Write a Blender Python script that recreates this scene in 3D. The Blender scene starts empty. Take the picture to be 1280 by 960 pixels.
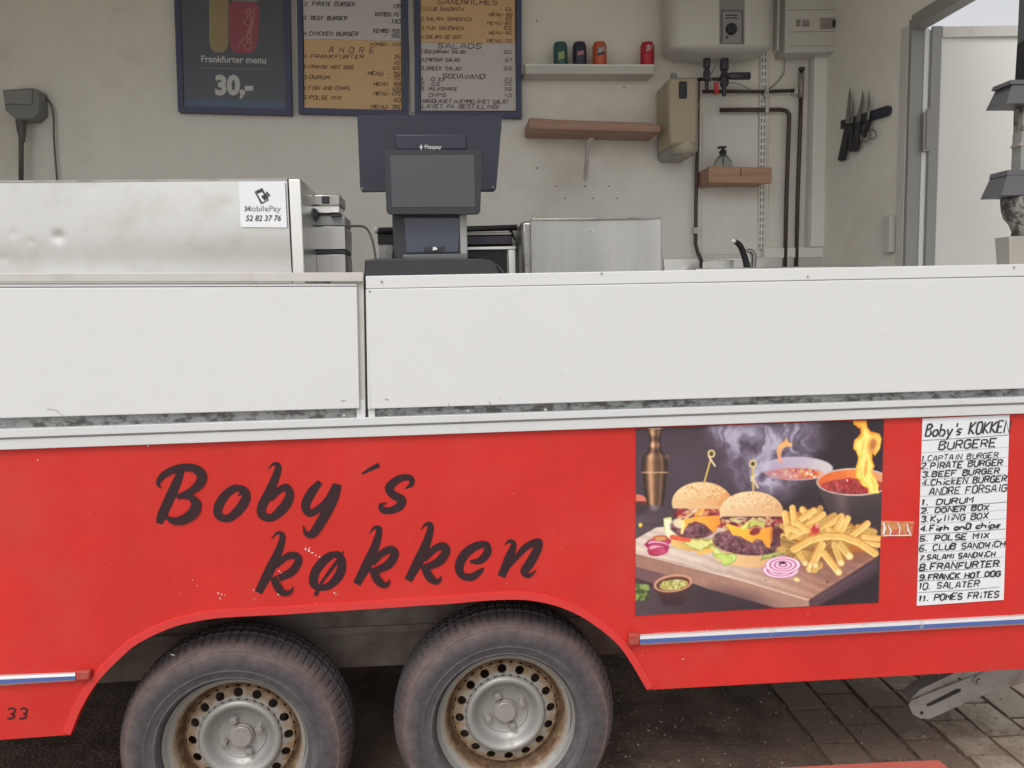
import bpy, bmesh, math, random
import numpy as np
from mathutils import Vector, Matrix
random.seed(7)
S = bpy.context.scene
C = S.collection
PI = math.pi
# ------------------------------------------------------------------ camera
F, YAW, PITCH, ROLL, D, HC = 997.85, math.radians(4.776), math.radians(5.689), math.radians(1.1915), 2.1, 1.53
def basis():
    cy, sy, cp, sp = math.cos(YAW), math.sin(YAW), math.cos(PITCH), math.sin(PITCH)
    f = Vector((sy*cp, cy*cp, -sp)); r = Vector((cy, -sy, 0)); d = f.cross(r)
    cr, sr = math.cos(ROLL), math.sin(ROLL)
    return cr*r + sr*d, -sr*r + cr*d, f
RX, DN, FW = basis()
CAM = Vector((0, -D, HC))
cd = bpy.data.cameras.new("camera"); cam = bpy.data.objects.new("camera", cd); C.objects.link(cam)
up = -DN; bk = -FW
cam.matrix_world = Matrix(((RX.x, up.x, bk.x, CAM.x), (RX.y, up.y, bk.y, CAM.y), (RX.z, up.z, bk.z, CAM.z), (0, 0, 0, 1)))
cd.sensor_width = 36; cd.lens = F/1280*36; cd.clip_start = .02; cd.clip_end = 2000
S.camera = cam
# ------------------------------------------------------------------ light
W = bpy.data.worlds.new("World"); S.world = W; W.use_nodes = True
SUN_EL, SUN_AZ = math.radians(52), math.radians(205)
nt = W.node_tree; nt.nodes.clear()
sk = nt.nodes.new('ShaderNodeTexSky'); sk.sky_type = 'NISHITA'; sk.sun_disc = False
sk.sun_elevation = SUN_EL; sk.sun_rotation = SUN_AZ; sk.dust_density = 3.0; sk.air_density = 1.2
hs = nt.nodes.new('ShaderNodeHueSaturation'); hs.inputs['Saturation'].default_value = .10
bgn = nt.nodes.new('ShaderNodeBackground'); bgn.inputs['Strength'].default_value = .15
wo = nt.nodes.new('ShaderNodeOutputWorld')
nt.links.new(sk.outputs[0], hs.inputs['Color']); nt.links.new(hs.outputs[0], bgn.inputs['Color']); nt.links.new(bgn.outputs[0], wo.inputs['Surface'])
sd = bpy.data.lights.new("sun", 'SUN'); sd.energy = 1.1; sd.angle = math.radians(25); sd.color = (1, .97, .93)
sun = bpy.data.objects.new("sun", sd); C.objects.link(sun)
sdir = Vector((math.sin(SUN_AZ)*math.cos(SUN_EL), math.cos(SUN_AZ)*math.cos(SUN_EL), math.sin(SUN_EL)))
sun.rotation_euler = sdir.to_track_quat('Z', 'Y').to_euler()
S.view_settings.view_transform = 'Standard'; S.view_settings.look = 'None'; S.view_settings.gamma = 1
S.view_settings.exposure = 0.09
# ------------------------------------------------------------------ placing helpers
def ray(px, py): return RX*((px-640)/F) + DN*((py-480)/F) + FW
def P(px, py, Y=0.0):
    r = ray(px, py); return CAM + r*((Y+D)/r.y)
def PX(px, py, X):
    r = ray(px, py); return CAM + r*(X/r.x)
def PZ(px, py, Z=0.0):
    r = ray(px, py); return CAM + r*((Z-HC)/r.z)
YB = 2.0      # back wall
XE = 1.98     # end wall
# ------------------------------------------------------------------ materials
MT = {}
def lin(c): return tuple(((v/255)/12.92 if v/255 <= .04045 else ((v/255+.055)/1.055)**2.4) for v in c)
def mat(name, col, rough=.5, metal=0, bump=0, bscale=40, dirt=None, dscale=6, dlo=.5, dhi=.7, damt=.6, stretch=(1,1,1), vary=.0, spec=.5, alpha=1, trans=0, coat=0, rvar=0):
    m = bpy.data.materials.new(name); m.use_nodes = True; n = m.node_tree; b = n.nodes['Principled BSDF']
    b.inputs['Base Color'].default_value = (*col, 1); b.inputs['Roughness'].default_value = rough; b.inputs['Metallic'].default_value = metal
    b.inputs['Specular IOR Level'].default_value = spec; b.inputs['Alpha'].default_value = alpha; b.inputs['Transmission Weight'].default_value = trans
    b.inputs['Coat Weight'].default_value = coat
    tc = n.nodes.new('ShaderNodeTexCoord'); mp = n.nodes.new('ShaderNodeMapping'); mp.inputs['Scale'].default_value = stretch
    n.links.new(tc.outputs['Object'], mp.inputs['Vector'])
    def noise(sc, det=6, ro=.6):
        t = n.nodes.new('ShaderNodeTexNoise'); t.inputs['Scale'].default_value = sc; t.inputs['Detail'].default_value = det; t.inputs['Roughness'].default_value = ro
        n.links.new(mp.outputs[0], t.inputs['Vector']); return t
    src = None
    if vary:
        t = noise(2.2, 4); mr = n.nodes.new('ShaderNodeMapRange'); mr.inputs[1].default_value = .3; mr.inputs[2].default_value = .7
        mr.inputs[3].default_value = 1-vary; mr.inputs[4].default_value = 1+vary
        n.links.new(t.outputs['Fac'], mr.inputs[0])
        mx = n.nodes.new('ShaderNodeVectorMath'); mx.operation = 'SCALE'; mx.inputs[0].default_value = col; n.links.new(mr.outputs[0], mx.inputs['Scale'])
        src = mx.outputs[0]; n.links.new(src, b.inputs['Base Color'])
    if dirt:
        t = noise(dscale, 8, .65); mr = n.nodes.new('ShaderNodeMapRange'); mr.inputs[1].default_value = dlo; mr.inputs[2].default_value = dhi; mr.inputs[4].default_value = damt
        n.links.new(t.outputs['Fac'], mr.inputs[0])
        mx = n.nodes.new('ShaderNodeMix'); mx.data_type = 'RGBA'; mx.inputs[6].default_value = (*col, 1); mx.inputs[7].default_value = (*dirt, 1)
        if src: n.links.new(src, mx.inputs[6])
        n.links.new(mr.outputs[0], mx.inputs[0]); n.links.new(mx.outputs[2], b.inputs['Base Color'])
    if rvar:
        t = noise(5, 6); mr = n.nodes.new('ShaderNodeMapRange'); mr.inputs[1].default_value = .3; mr.inputs[2].default_value = .7
        mr.inputs[3].default_value = rough-rvar; mr.inputs[4].default_value = rough+rvar; n.links.new(t.outputs['Fac'], mr.inputs[0]); n.links.new(mr.outputs[0], b.inputs['Roughness'])
    if bump:
        t = noise(bscale, 4); bp = n.nodes.new('ShaderNodeBump'); bp.inputs['Strength'].default_value = bump; bp.inputs['Distance'].default_value = .01
        n.links.new(t.outputs['Fac'], bp.inputs['Height']); n.links.new(bp.outputs[0], b.inputs['Normal'])
    MT[name] = m; return m
M_red = mat('red_paint', (.59,.027,.021), .40, bump=.09, bscale=260, vary=.10, dirt=(.48,.09,.065), dscale=2.6, dlo=.5, dhi=.8, damt=.45, spec=.35)
M_redlip = mat('red_lip', (.62,.035,.032), .4, vary=.05)
M_redold = mat('faded_red', (.52,.12,.09), .6, vary=.1, dirt=(.3,.12,.09), dscale=9)
M_white = mat('white_sheet', (.67,.67,.665), .38, bump=.015, bscale=3, vary=.012, dirt=(.6,.6,.57), dscale=2.2, dlo=.55, dhi=.85, damt=.3)
M_rail = mat('white_rail', (.63,.635,.63), .4, vary=.03, dirt=(.45,.43,.4), dscale=14, dlo=.62, dhi=.8, damt=.5)
M_alu = mat('aluminium_frame', (.56,.54,.50), .45, vary=.05, dirt=(.35,.3,.27), dscale=9, dlo=.55, dhi=.75, damt=.5, metal=.25)
M_gasket = mat('weathered_metal', (.40,.42,.42), .6, bump=.5, bscale=90, dirt=(.10,.09,.09), dscale=42, dlo=.44, dhi=.6, damt=.9, stretch=(.8,1,1.4))
M_dark = mat('dark_gap', (.03,.025,.025), .8)
M_letter = mat('dark_paint', (.034,.014,.018), .55, vary=.1, spec=.3)
M_wall = mat('interior_panel', (.85,.82,.75), .5, bump=.02, bscale=8, vary=.04, dirt=(.42,.36,.29), dscale=1.6, dlo=.52, dhi=.85, damt=.6)
M_wallw = mat('white_wall_board', (.84,.82,.77), .45, vary=.03, dirt=(.5,.45,.38), dscale=4, dlo=.55, dhi=.85, damt=.4)
M_steel = mat('brushed_steel', (.78,.77,.74), .3, metal=1, bump=.10, bscale=3.5, stretch=(1,1,.6), rvar=.08)
M_steel2 = mat('smooth_brushed_steel', (.48,.47,.45), .3, metal=1, bump=.05, bscale=2.5, stretch=(2.2,1,.3), rvar=.08, dirt=(.34,.33,.32), dscale=2.2, dlo=.42, dhi=.68, damt=.7)
M_steeld = mat('dull_steel', (.38,.37,.355), .4, metal=.9, bump=.2, bscale=20, dirt=(.12,.11,.1), dscale=12, dlo=.5, dhi=.7)
M_black = mat('black_plastic', (.022,.022,.027), .45)
M_blue = mat('dark_blue_plastic', (.022,.024,.042), .5)
M_screen = mat('grey_screen', (.06,.06,.068), .22)
M_frame = mat('poster_frame', (.075,.085,.16), .5)
M_post = mat('poster_print', (.11,.125,.15), .4)
M_postb = mat('poster_blue_band', (.10,.15,.24), .4)
M_paper = mat('white_paper', (.66,.62,.62), .7, vary=.02)
M_orange = mat('orange_paper', (.74,.50,.27), .7, vary=.03)
M_ink = mat('marker_ink', (.03,.03,.035), .6)
M_inkb = mat('brown_ink', (.10,.05,.05), .6)
M_sheet = mat('list_paper', (.76,.77,.80), .6, vary=.02)
M_line = mat('pencil_line', (.2,.2,.24), .7)
M_lineg = mat('pale_line', (.48,.48,.52), .7)
M_txtw = mat('white_print', (.62,.62,.62), .6)
M_wood = mat('pine_wood', (.46,.28,.17), .55, bump=.1, bscale=30, stretch=(.4,4,9), dirt=(.32,.17,.10), dscale=6, dlo=.45, dhi=.65, damt=.7)
M_wood2 = mat('reddish_wood', (.42,.25,.185), .55, bump=.1, bscale=30, stretch=(.4,4,9), dirt=(.28,.14,.10), dscale=6, dlo=.45, dhi=.65, damt=.7)
M_beige = mat('beige_plastic', (.40,.34,.23), .4, vary=.03)
M_beiged = mat('beige_grey_plastic', (.33,.31,.28), .4)
M_pipe = mat('brown_pipe', (.085,.062,.058), .4, metal=.4)
M_valve = mat('dark_valve', (.07,.06,.085), .4, metal=.3)
M_redp = mat('red_plastic', (.6,.03,.04), .4)
M_box = mat('white_plastic', (.60,.58,.54), .4, vary=.02)
M_grey = mat('grey_plastic', (.27,.27,.26), .5)
M_cable = mat('grey_cable', (.12,.115,.105), .5)
M_tyre = None
M_rust = mat('rust', (.16,.09,.04), .8)
M_chassis = mat('chassis_steel', (.20,.165,.14), .65, metal=.2, bump=.2, bscale=30, dirt=(.10,.05,.04), dscale=8, dlo=.45, dhi=.65, damt=.7)
M_galv = mat('galvanised_steel', (.36,.33,.31), .5, metal=.4, vary=.1, dirt=(.2,.15,.12), dscale=12, dlo=.5, dhi=.7)
M_under = mat('underside', (.16,.115,.10), .9)
M_hood = mat('grey_hood', (.10,.10,.11), .5, vary=.08)
M_mesh = mat('crusted_burner', (.30,.28,.25), .7, bump=1, bscale=45, dirt=(.05,.05,.05), dscale=30, dlo=.45, dhi=.55, damt=.9)
M_glass = mat('bottle_glass', (.8,.85,.85), .08, trans=.9)
M_bluest = mat('blue_stripe', (.09,.15,.42), .4, dirt=(.6,.6,.58), dscale=25, dlo=.66, dhi=.7, damt=.9)
M_strip = mat('white_stripe', (.58,.58,.58), .35, dirt=(.45,.42,.38), dscale=25, dlo=.6, dhi=.66, damt=.8)
M_doorw = mat('door_panel', (.70,.69,.66), .4, vary=.02, dirt=(.5,.48,.44), dscale=3, dlo=.6, dhi=.85, damt=.4)
# ------------------------------------------------------------------ object helpers
def tag(o, label=None, cat=None, group=None, kind=None):
    if label: o['label'] = label
    if cat: o['category'] = cat
    if group: o['group'] = group
    if kind: o['kind'] = kind
    return o
def empty(name, loc, label=None, cat=None, group=None, kind=None):
    o = bpy.data.objects.new(name, None); C.objects.link(o); o.location = loc; o.empty_display_size = .05
    return tag(o, label, cat, group, kind)
def link(name, bm, m, parent=None, smooth=False, bevel=0):
    """bmesh in world coordinates -> object whose origin is its own centre"""
    me = bpy.data.meshes.new(name)
    bmesh.ops.recalc_face_normals(bm, faces=bm.faces[:])
    c = Vector((0,0,0))
    if bm.verts:
        xs = [v.co for v in bm.verts]; c = Vector([(min(v[i] for v in xs)+max(v[i] for v in xs))/2 for i in range(3)])
        for v in bm.verts: v.co -= c
    bm.to_mesh(me); bm.free()
    for mm in (m if isinstance(m, (list, tuple)) else [m]): me.materials.append(mm)
    o = bpy.data.objects.new(name, me); C.objects.link(o)
    if smooth:
        for p in me.polygons: p.use_smooth = True
    if parent is not None:
        o.parent = parent; o.location = c - wl(parent)
    else: o.location = c
    if bevel:
        b = o.modifiers.new('bevel', 'BEVEL'); b.width = bevel; b.segments = 2; b.limit_method = 'ANGLE'; b.angle_limit = math.radians(40)
        for p in me.polygons: p.use_smooth = True
        try: me.set_sharp_from_angle(angle=math.radians(40))
        except Exception: pass
    return o
def wl(o):
    v = Vector(o.location)
    while o.parent is not None: o = o.parent; v += Vector(o.location)
    return v
def bprism(bm, pts, ext):
    """closed polygon of world points, extruded by vector ext"""
    a = [bm.verts.new(p) for p in pts]; b = [bm.verts.new(Vector(p)+ext) for p in pts]
    fa = bm.faces.new(a); fb = bm.faces.new(b[::-1]); n = len(a)
    for i in range(n): bm.faces.new((a[i], a[(i+1) % n], b[(i+1) % n], b[i]))
    return fa, fb
def bbox(bm, lo, hi):
    x0,y0,z0 = lo; x1,y1,z1 = hi
    bprism(bm, [(x0,y0,z0),(x1,y0,z0),(x1,y0,z1),(x0,y0,z1)], Vector((0,y1-y0,0)))
def box(name, lo, hi, m, parent=None, bevel=.002, **k):
    bm = bmesh.new(); bbox(bm, lo, hi); return link(name, bm, m, parent, bevel=bevel, **k)
def slab(name, px, Y, th, m, parent=None, bevel=.0015):
    """outline in photo pixels standing on the plane y=Y, th thick away from the camera"""
    bm = bmesh.new(); bprism(bm, [P(a, b, Y) for a, b in px], Vector((0, th, 0)))
    return link(name, bm, m, parent, bevel=bevel)
def pbox(name, x0, y0, x1, y1, Y, th, m, parent=None, bevel=.0015):
    """upright box whose front face spans the pixel rectangle at y=Y"""
    a = P(x0, y1, Y); b = P(x1, y0, Y); c = P((x0+x1)/2, y0, Y); d = P((x0+x1)/2, y1, Y)
    xm0 = (P(x0,y0,Y).x + a.x)/2; xm1 = (P(x1,y1,Y).x + b.x)/2
    return box(name, (xm0, Y, d.z), (xm1, Y+th, c.z), m, parent, bevel)
def tube_bm(bm, pts, r, seg=10, cap=True):
    pts = [Vector(p) for p in pts]; rr = r if isinstance(r, (list, tuple)) else [r]*len(pts)
    rings = []; prev = None
    for i, p in enumerate(pts):
        t = (pts[min(i+1, len(pts)-1)] - pts[max(i-1, 0)]).normalized()
        u = t.cross(Vector((0,0,1))) if prev is None else prev - t*prev.dot(t)
        if u.length < 1e-4: u = t.cross(Vector((0,1,0)))
        u.normalize(); prev = u; v = t.cross(u)
        rings.append([bm.verts.new(p + (u*math.cos(k*2*PI/seg) + v*math.sin(k*2*PI/seg))*rr[i]) for k in range(seg)])
    for a, b in zip(rings, rings[1:]):
        for k in range(seg): bm.faces.new((a[k], a[(k+1) % seg], b[(k+1) % seg], b[k]))
    if cap: bm.faces.new(rings[0][::-1]); bm.faces.new(rings[-1])
def smoothpts(pts, n=6):
    """Catmull-Rom through tuples of any length"""
    A = [np.array(p, float) for p in pts]; A = [2*A[0]-A[1]] + A + [2*A[-1]-A[-2]]; out = []
    for i in range(1, len(A)-2):
        p0, p1, p2, p3 = A[i-1:i+3]
        for k in range(n):
            t = k/n; out.append(.5*((2*p1)+(-p0+p2)*t+(2*p0-5*p1+4*p2-p3)*t*t+(-p0+3*p1-3*p2+p3)*t**3))
    out.append(A[-2]); return out
def tube(name, pts, r, m, parent=None, seg=10, smooth_n=0):
    if smooth_n:
        n0 = len(pts); pts = [Vector(p) for p in smoothpts([tuple(q) for q in pts], smooth_n)]
        if isinstance(r, (list, tuple)): r = list(np.interp(np.linspace(0, n0-1, len(pts)), range(n0), r))
    bm = bmesh.new(); tube_bm(bm, pts, r, seg); return link(name, bm, m, parent, smooth=True)
def lathe_bm(bm, prof, cen, seg=32, axis='z', cap=True, a0=0, mod=None):
    rings = []
    for j, (r, h) in enumerate(prof):
        ring = []
        for k in range(seg):
            a = a0+2*PI*k/seg; rr = r + (mod(j, k) if mod else 0)
            if axis == 'z': v = (cen[0]+rr*math.cos(a), cen[1]+rr*math.sin(a), cen[2]+h)
            else: v = (cen[0]+rr*math.cos(a), cen[1]+h, cen[2]+rr*math.sin(a))
            ring.append(bm.verts.new(v))
        rings.append(ring)
    for a, b in zip(rings, rings[1:]):
        for k in range(seg): bm.faces.new((a[k], a[(k+1) % seg], b[(k+1) % seg], b[k]))
    if cap:
        if prof[0][0] > 1e-6: bm.faces.new(rings[0][::-1])
        if prof[-1][0] > 1e-6: bm.faces.new(rings[-1])
def lathe(name, prof, cen, m, parent=None, seg=32, axis='z', cap=True, a0=0, smooth=True, bevel=0):
    bm = bmesh.new(); lathe_bm(bm, prof, cen, seg, axis, cap, a0); o = link(name, bm, m, parent, smooth=smooth)
    try: o.data.set_sharp_from_angle(angle=math.radians(38))
    except Exception: pass
    return o
# ------------------------------------------------------------------ flat writing
def ribbon(bm, pts, Y, off, mp=None):
    """pts: (px,py,width_px); flat stroke on the plane y=Y-off"""
    q = [np.array(p[:2], float) for p in pts]; w = [p[2]/2 for p in pts]; L = []; Rr = []
    for i in range(len(q)):
        t = q[min(i+1, len(q)-1)] - q[max(i-1, 0)]; n = np.hypot(*t)
        if n < 1e-6: t = np.array([1., 0]); n = 1
        t = t/n; nn = np.array([-t[1], t[0]])
        k = 1.0
        if 0 < i < len(q)-1:
            t1 = q[i]-q[i-1]; t1 = t1/(np.hypot(*t1)+1e-9); k = min(1/max(abs(t1 @ t), .55), 1.8)
        a = q[i]+nn*w[i]*k; b = q[i]-nn*w[i]*k
        f = mp if mp else (lambda x, y, yy: P(x, y, yy))
        o2 = off+i*.00002; L.append(bm.verts.new(f(a[0], a[1], Y-o2))); Rr.append(bm.verts.new(f(b[0], b[1], Y-o2)))
    for i in range(len(q)-1):
        try: bm.faces.new((L[i], L[i+1], Rr[i+1], Rr[i]))
        except ValueError: pass
G = {
'A':"00 15 26 35 40|12 32",'B':"00 06|06 36 45 34 03|33 42 41 30 00",'C':"45 36 16 05 01 10 30 41",'D':"00 06|06 26 45 41 20 00",
'E':"40 00 06 46|03 33",'F':"00 06 46|03 33",'G':"45 36 16 05 01 10 30 41 43 23",'H':"00 06|40 46|03 43",'I':"20 26",'J':"01 10 20 31 36",
'K':"00 06|46 03 40",'L':"06 00 40",'M':"00 06 23 46 40",'N':"00 06 40 46",'O':"16 05 01 10 30 41 45 36 16",'P':"00 06 36 45 44 33 03",
'Q':"16 05 01 10 30 41 45 36 16|22 40",'R':"00 06 36 45 44 33 03|23 40",'S':"45 36 16 05 04 13 33 42 41 30 10 01",'T':"20 26|06 46",
'U':"06 01 10 30 41 46",'V':"06 20 46",'W':"06 10 24 30 46",'X':"00 46|06 40",'Y':"06 23 46|23 20",'Z':"06 46 00 40",
'0':"16 05 01 10 30 41 45 36 16",'1':"15 26 20",'2':"05 16 36 45 44 00 40",'3':"05 16 36 45 34 23|23 33 42 41 30 10 01",'4':"30 36 02 42",
'5':"46 06 03 33 42 41 30 10 01",'6':"46 16 04 01 10 30 41 42 33 03",'7':"06 46 10",'8':"16 05 04 13 33 42 41 30 10 01 02 13|33 44 45 36 16",'9':"43 13 04 05 16 36 45 41 30 00",
'-':"13 33",'.':"10 11",',':"11 00",':':"11 12|14 15",'!':"10 11|12 16","'":"26 24",'/':"00 46",
'Ø':"16 05 01 10 30 41 45 36 16|00 46",'Ö':"15 04 01 10 30 41 44 35 15|16 17|36 37",'Æ':"00 26 46|26 20 40|03 33",'Å':"00 25 40|12 32|26 27",
'b':"06 00 30 41 42 33 03",'o':"13 02 01 10 30 41 42 33 13",'y':"03 11 20|43 1a",'s':"43 13 02 31 20 00",'h':"06 00|02 13 33 42 40",'i':"20 23|25 26",
'l':"26 20",'n':"00 03|02 13 33 42 40",'g':"43 13 02 01 10 40|43 4a 0a",'p':"03 0a|03 33 42 41 30 00",'c':"43 13 02 01 10 40",'a':"43 40|43 13 02 01 10 40",'d':"46 40|43 13 02 01 10 40",'k':"06 00|34 02 30",'e':"02 42 33 13 02 01 10 30",'r':"00 03|02 13 33",'u':"03 01 10 30 43 40",'m':"00 03|02 13 22 20|22 33 42 40",
}
NB = [0]
def hand(bm, text, x0, y0, x1, h, Y, w=1.2, slope=None, italic=.12, jit=.35, off=.0012, mp=None):
    """hand-lettered line: baseline from (x0,y0), ends at x1; h cap height, all in photo pixels"""
    ws = [{"'":.45,'.':.55,'i':.55,'l':.6,'I':.6,' ':.75,',':.5,':':.5,'!':.5,'1':.7}.get(c, 1) for c in text]; tot = sum(ws)-.28
    s = (slope if slope is not None else 0); xs_ = x0-(0 if not ws or text[0] != '1' else 0)
    for i, ch in enumerate(text):
        adv = (x1-x0)/tot; X0 = x0+sum(ws[:i])*adv-(.1*adv if ws[i] < .8 else 0)
        if ch == ' ' or ch not in G: continue
        gw = adv*.72; jx = random.uniform(-.3, .3)*jit; jy = random.uniform(-.5, .5)*jit; hh = h*random.uniform(.92, 1.06)
        for st in G[ch].split('|'):
            pts = []
            for c in st.split():
                gx = int(c[0])/4; gy = (-2 if c[1] == 'a' else int(c[1]))/6
                X = X0 + gx*gw + gy*hh*italic + jx; Yp = y0 + s*(X-x0) - gy*hh + jy
                pts.append((X+random.uniform(-.12,.12)*jit, Yp+random.uniform(-.12,.12)*jit, w*random.uniform(.8, 1.15)))
            NB[0] += 1
            ribbon(bm, pts, Y, off + (NB[0] % 5)*.00012, mp)
def btext(name, s, x0, x1, ybase, hpx, Y, m, parent, shear=0, slope=0, off=.0012, rot=0, bold=0):
    """flat type between pixel x0..x1 on baseline ybase with cap height hpx"""
    cu = bpy.data.curves.new(name, 'FONT'); cu.body = s; cu.shear = shear; cu.offset = bold; cu.resolution_u = 3
    t = bpy.data.objects.new(name, cu); C.objects.link(t); dg = bpy.context.evaluated_depsgraph_get(); dg.update()
    me = bpy.data.meshes.new_from_object(t.evaluated_get(dg)); C.objects.unlink(t); bpy.data.objects.remove(t)
    xs = [v.co.x for v in me.vertices]; a, b = min(xs), max(xs)
    for v in me.vertices:
        u = (v.co.x-a)/(b-a); hh = v.co.y/.72*hpx
        if rot: px = x0 - hh ; py = ybase - u*(x1)   # rotated: x1 = length
        else: px = x0+u*(x1-x0); py = ybase - hh + slope*(px-x0)
        v.co = P(px, py, Y-off)
    bm = bmesh.new(); bm.from_mesh(me); bpy.data.meshes.remove(me)
    return link(name, bm, m, parent)
# ================================================================== GROUND
def ground_material():
    m = bpy.data.materials.new('packed_dirt'); m.use_nodes = True; n = m.node_tree; b = n.nodes['Principled BSDF']; b.inputs['Roughness'].default_value = .95
    g = n.nodes.new('ShaderNodeNewGeometry')
    t = n.nodes.new('ShaderNodeTexNoise'); t.inputs['Scale'].default_value = 5; t.inputs['Detail'].default_value = 10; t.inputs['Roughness'].default_value = .7
    n.links.new(g.outputs['Position'], t.inputs['Vector'])
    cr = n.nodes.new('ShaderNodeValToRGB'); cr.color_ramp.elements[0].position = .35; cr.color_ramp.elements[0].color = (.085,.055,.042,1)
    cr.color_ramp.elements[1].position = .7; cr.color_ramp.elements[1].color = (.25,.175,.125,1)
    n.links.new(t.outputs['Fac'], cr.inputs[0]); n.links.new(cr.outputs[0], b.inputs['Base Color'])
    t2 = n.nodes.new('ShaderNodeTexNoise'); t2.inputs['Scale'].default_value = 70; t2.inputs['Detail'].default_value = 6
    n.links.new(g.outputs['Position'], t2.inputs['Vector'])
    bp = n.nodes.new('ShaderNodeBump'); bp.inputs['Strength'].default_value = .7; bp.inputs['Distance'].default_value = .015
    n.links.new(t2.outputs['Fac'], bp.inputs['Height']); n.links.new(bp.outputs[0], b.inputs['Normal'])
    return m
M_dirt = ground_material()
bm = bmesh.new(); bmesh.ops.create_grid(bm, x_segments=8, y_segments=8, size=900)
M_yard = mat('yard_paving', (.42,.39,.34), .85, bump=.3, bscale=40, vary=.15, dirt=(.2,.17,.13), dscale=3, dlo=.45, dhi=.7)
ground = link('ground', bm, M_yard); tag(ground, 'grey brown yard ground around the trailer', None, None, 'structure')
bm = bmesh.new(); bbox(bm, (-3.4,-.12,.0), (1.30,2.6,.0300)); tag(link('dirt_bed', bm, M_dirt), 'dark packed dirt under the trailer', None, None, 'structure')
# pavers: rotated rectangular blocks to the right of the wheels
M_pav = []
for c, col in (('grey', (.49,.41,.31)), ('tan', (.50,.43,.33)), ('dull', (.41,.36,.29))):
    m = mat('paver_'+c, col, .85, bump=.6, bscale=70); n = m.node_tree; g = n.nodes.new('ShaderNodeNewGeometry'); sp = n.nodes.new('ShaderNodeSeparateXYZ'); n.links.new(g.outputs['Position'], sp.inputs[0])
    t = n.nodes.new('ShaderNodeTexNoise'); t.inputs['Scale'].default_value = 4.5; t.inputs['Detail'].default_value = 10; t.inputs['Roughness'].default_value = .75; n.links.new(g.outputs['Position'], t.inputs['Vector'])
    # trodden soil lies over the blocks near the dirt edge and in blotches further out
    a_ = n.nodes.new('ShaderNodeMapRange'); a_.inputs[1].default_value = 1.15; a_.inputs[2].default_value = 2.05; a_.inputs[3].default_value = .60; a_.inputs[4].default_value = -.12; n.links.new(sp.outputs[0], a_.inputs[0])
    ad = n.nodes.new('ShaderNodeMath'); n.links.new(t.outputs['Fac'], ad.inputs[0]); n.links.new(a_.outputs[0], ad.inputs[1])
    mr = n.nodes.new('ShaderNodeMapRange'); mr.inputs[1].default_value = .42; mr.inputs[2].default_value = .68; n.links.new(ad.outputs[0], mr.inputs[0])
    mx = n.nodes.new('ShaderNodeMix'); mx.data_type = 'RGBA'; mx.inputs[6].default_value = (*col, 1); mx.inputs[7].default_value = (.17,.12,.085,1); n.links.new(mr.outputs[0], mx.inputs[0]); n.links.new(mx.outputs[2], n.nodes['Principled BSDF'].inputs['Base Color']); M_pav.append(m)
pav = bmesh.new(); bbox(pav, (1.0,.0,.0), (4.2,4.0,.0285))
pavement = link('pavement', pav, M_dirt); tag(pavement, 'bed of sandy soil that carries the worn paving blocks', None, None, 'structure')
d1 = (PZ(1280,915)-PZ(1222,870)).normalized(); ang = math.atan2(d1.y, d1.x)
PL, PW = .225, .15
pmesh = []
for vi in range(6):
    bm = bmesh.new(); l, w = PL/2-.006, PW/2-.006; z = .036
    j = lambda: random.uniform(-.003, .003)
    bprism(bm, [(-l+j(),-w+j(),0),(l+j(),-w+j(),0),(l+j(),w+j(),0),(-l+j(),w+j(),0)], Vector((0,0,z)))
    for v in bm.verts:
        if v.co.z > .01: v.co.z += random.uniform(-.002,.002); v.co.x *= .975; v.co.y *= .965
    me = bpy.data.meshes.new('paver'); bmesh.ops.recalc_face_normals(bm, faces=bm.faces[:]); bm.to_mesh(me); bm.free(); me.materials.append(M_pav[vi % 3]); pmesh.append(me)
ca, sa = math.cos(ang), math.sin(ang); pc = Vector((1.9,.9,0)); npav = 0
for i in range(-14, 15):
    for k in range(-14, 15):
        u = i*PL + (k % 2)*PL*.5; v = k*PW; x = pc.x+u*ca-v*sa; y = pc.y+u*sa+v*ca
        edge = 1.16
        if x < edge or x > 3.6 or y < .1 or y > 3.4: continue
        o = bpy.data.objects.new('paver', random.choice(pmesh)); C.objects.link(o); o.parent = pavement
        o.location = Vector((x, y, random.uniform(-.003,.003))) - Vector(pavement.location)
        o.rotation_euler = (random.gauss(0,.012), random.gauss(0,.012), ang+random.gauss(0,.012)); npav += 1
# loose gravel and crumbs
M_grav = mat('gravel', (.20,.15,.11), .9); M_gravp = mat('pale_gravel', (.48,.42,.36), .9)
def scatter(name, n, region, smin, smax, m, label, cat, zoff=0):
    bm = bmesh.new(); s0 = [Vector(v) for v in ((1,0,0),(-1,0,0),(0,1,0),(0,-1,0),(0,0,1),(0,0,-1))]
    F8 = [(0,2,4),(2,1,4),(1,3,4),(3,0,4),(2,0,5),(1,2,5),(3,1,5),(0,3,5)]
    for _ in range(n):
        x, y = region(); r = smin*(smax/smin)**random.random()**1.6; c = Vector((x, y, r*.35+zoff))
        vs = [bm.verts.new(c + Vector((v.x*r*random.uniform(.6,1.3), v.y*r*random.uniform(.6,1.3), v.z*r*.7))) for v in s0]
        for f in F8: bm.faces.new([vs[q] for q in f])
    o = link(name, bm, m); tag(o, label, cat, None, 'stuff'); return o
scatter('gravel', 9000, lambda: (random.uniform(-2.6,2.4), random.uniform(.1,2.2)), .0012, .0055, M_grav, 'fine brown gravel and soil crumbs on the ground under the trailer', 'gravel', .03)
scatter('soil_crumbs', 5000, lambda: (1.0+abs(random.gauss(.0,.42)), random.uniform(.1,2.2)), .0012, .006, mat('soil', (.15,.11,.075), .95), 'brown soil crumbs spilled over the left edge of the paving blocks', 'gravel', .034)
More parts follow.
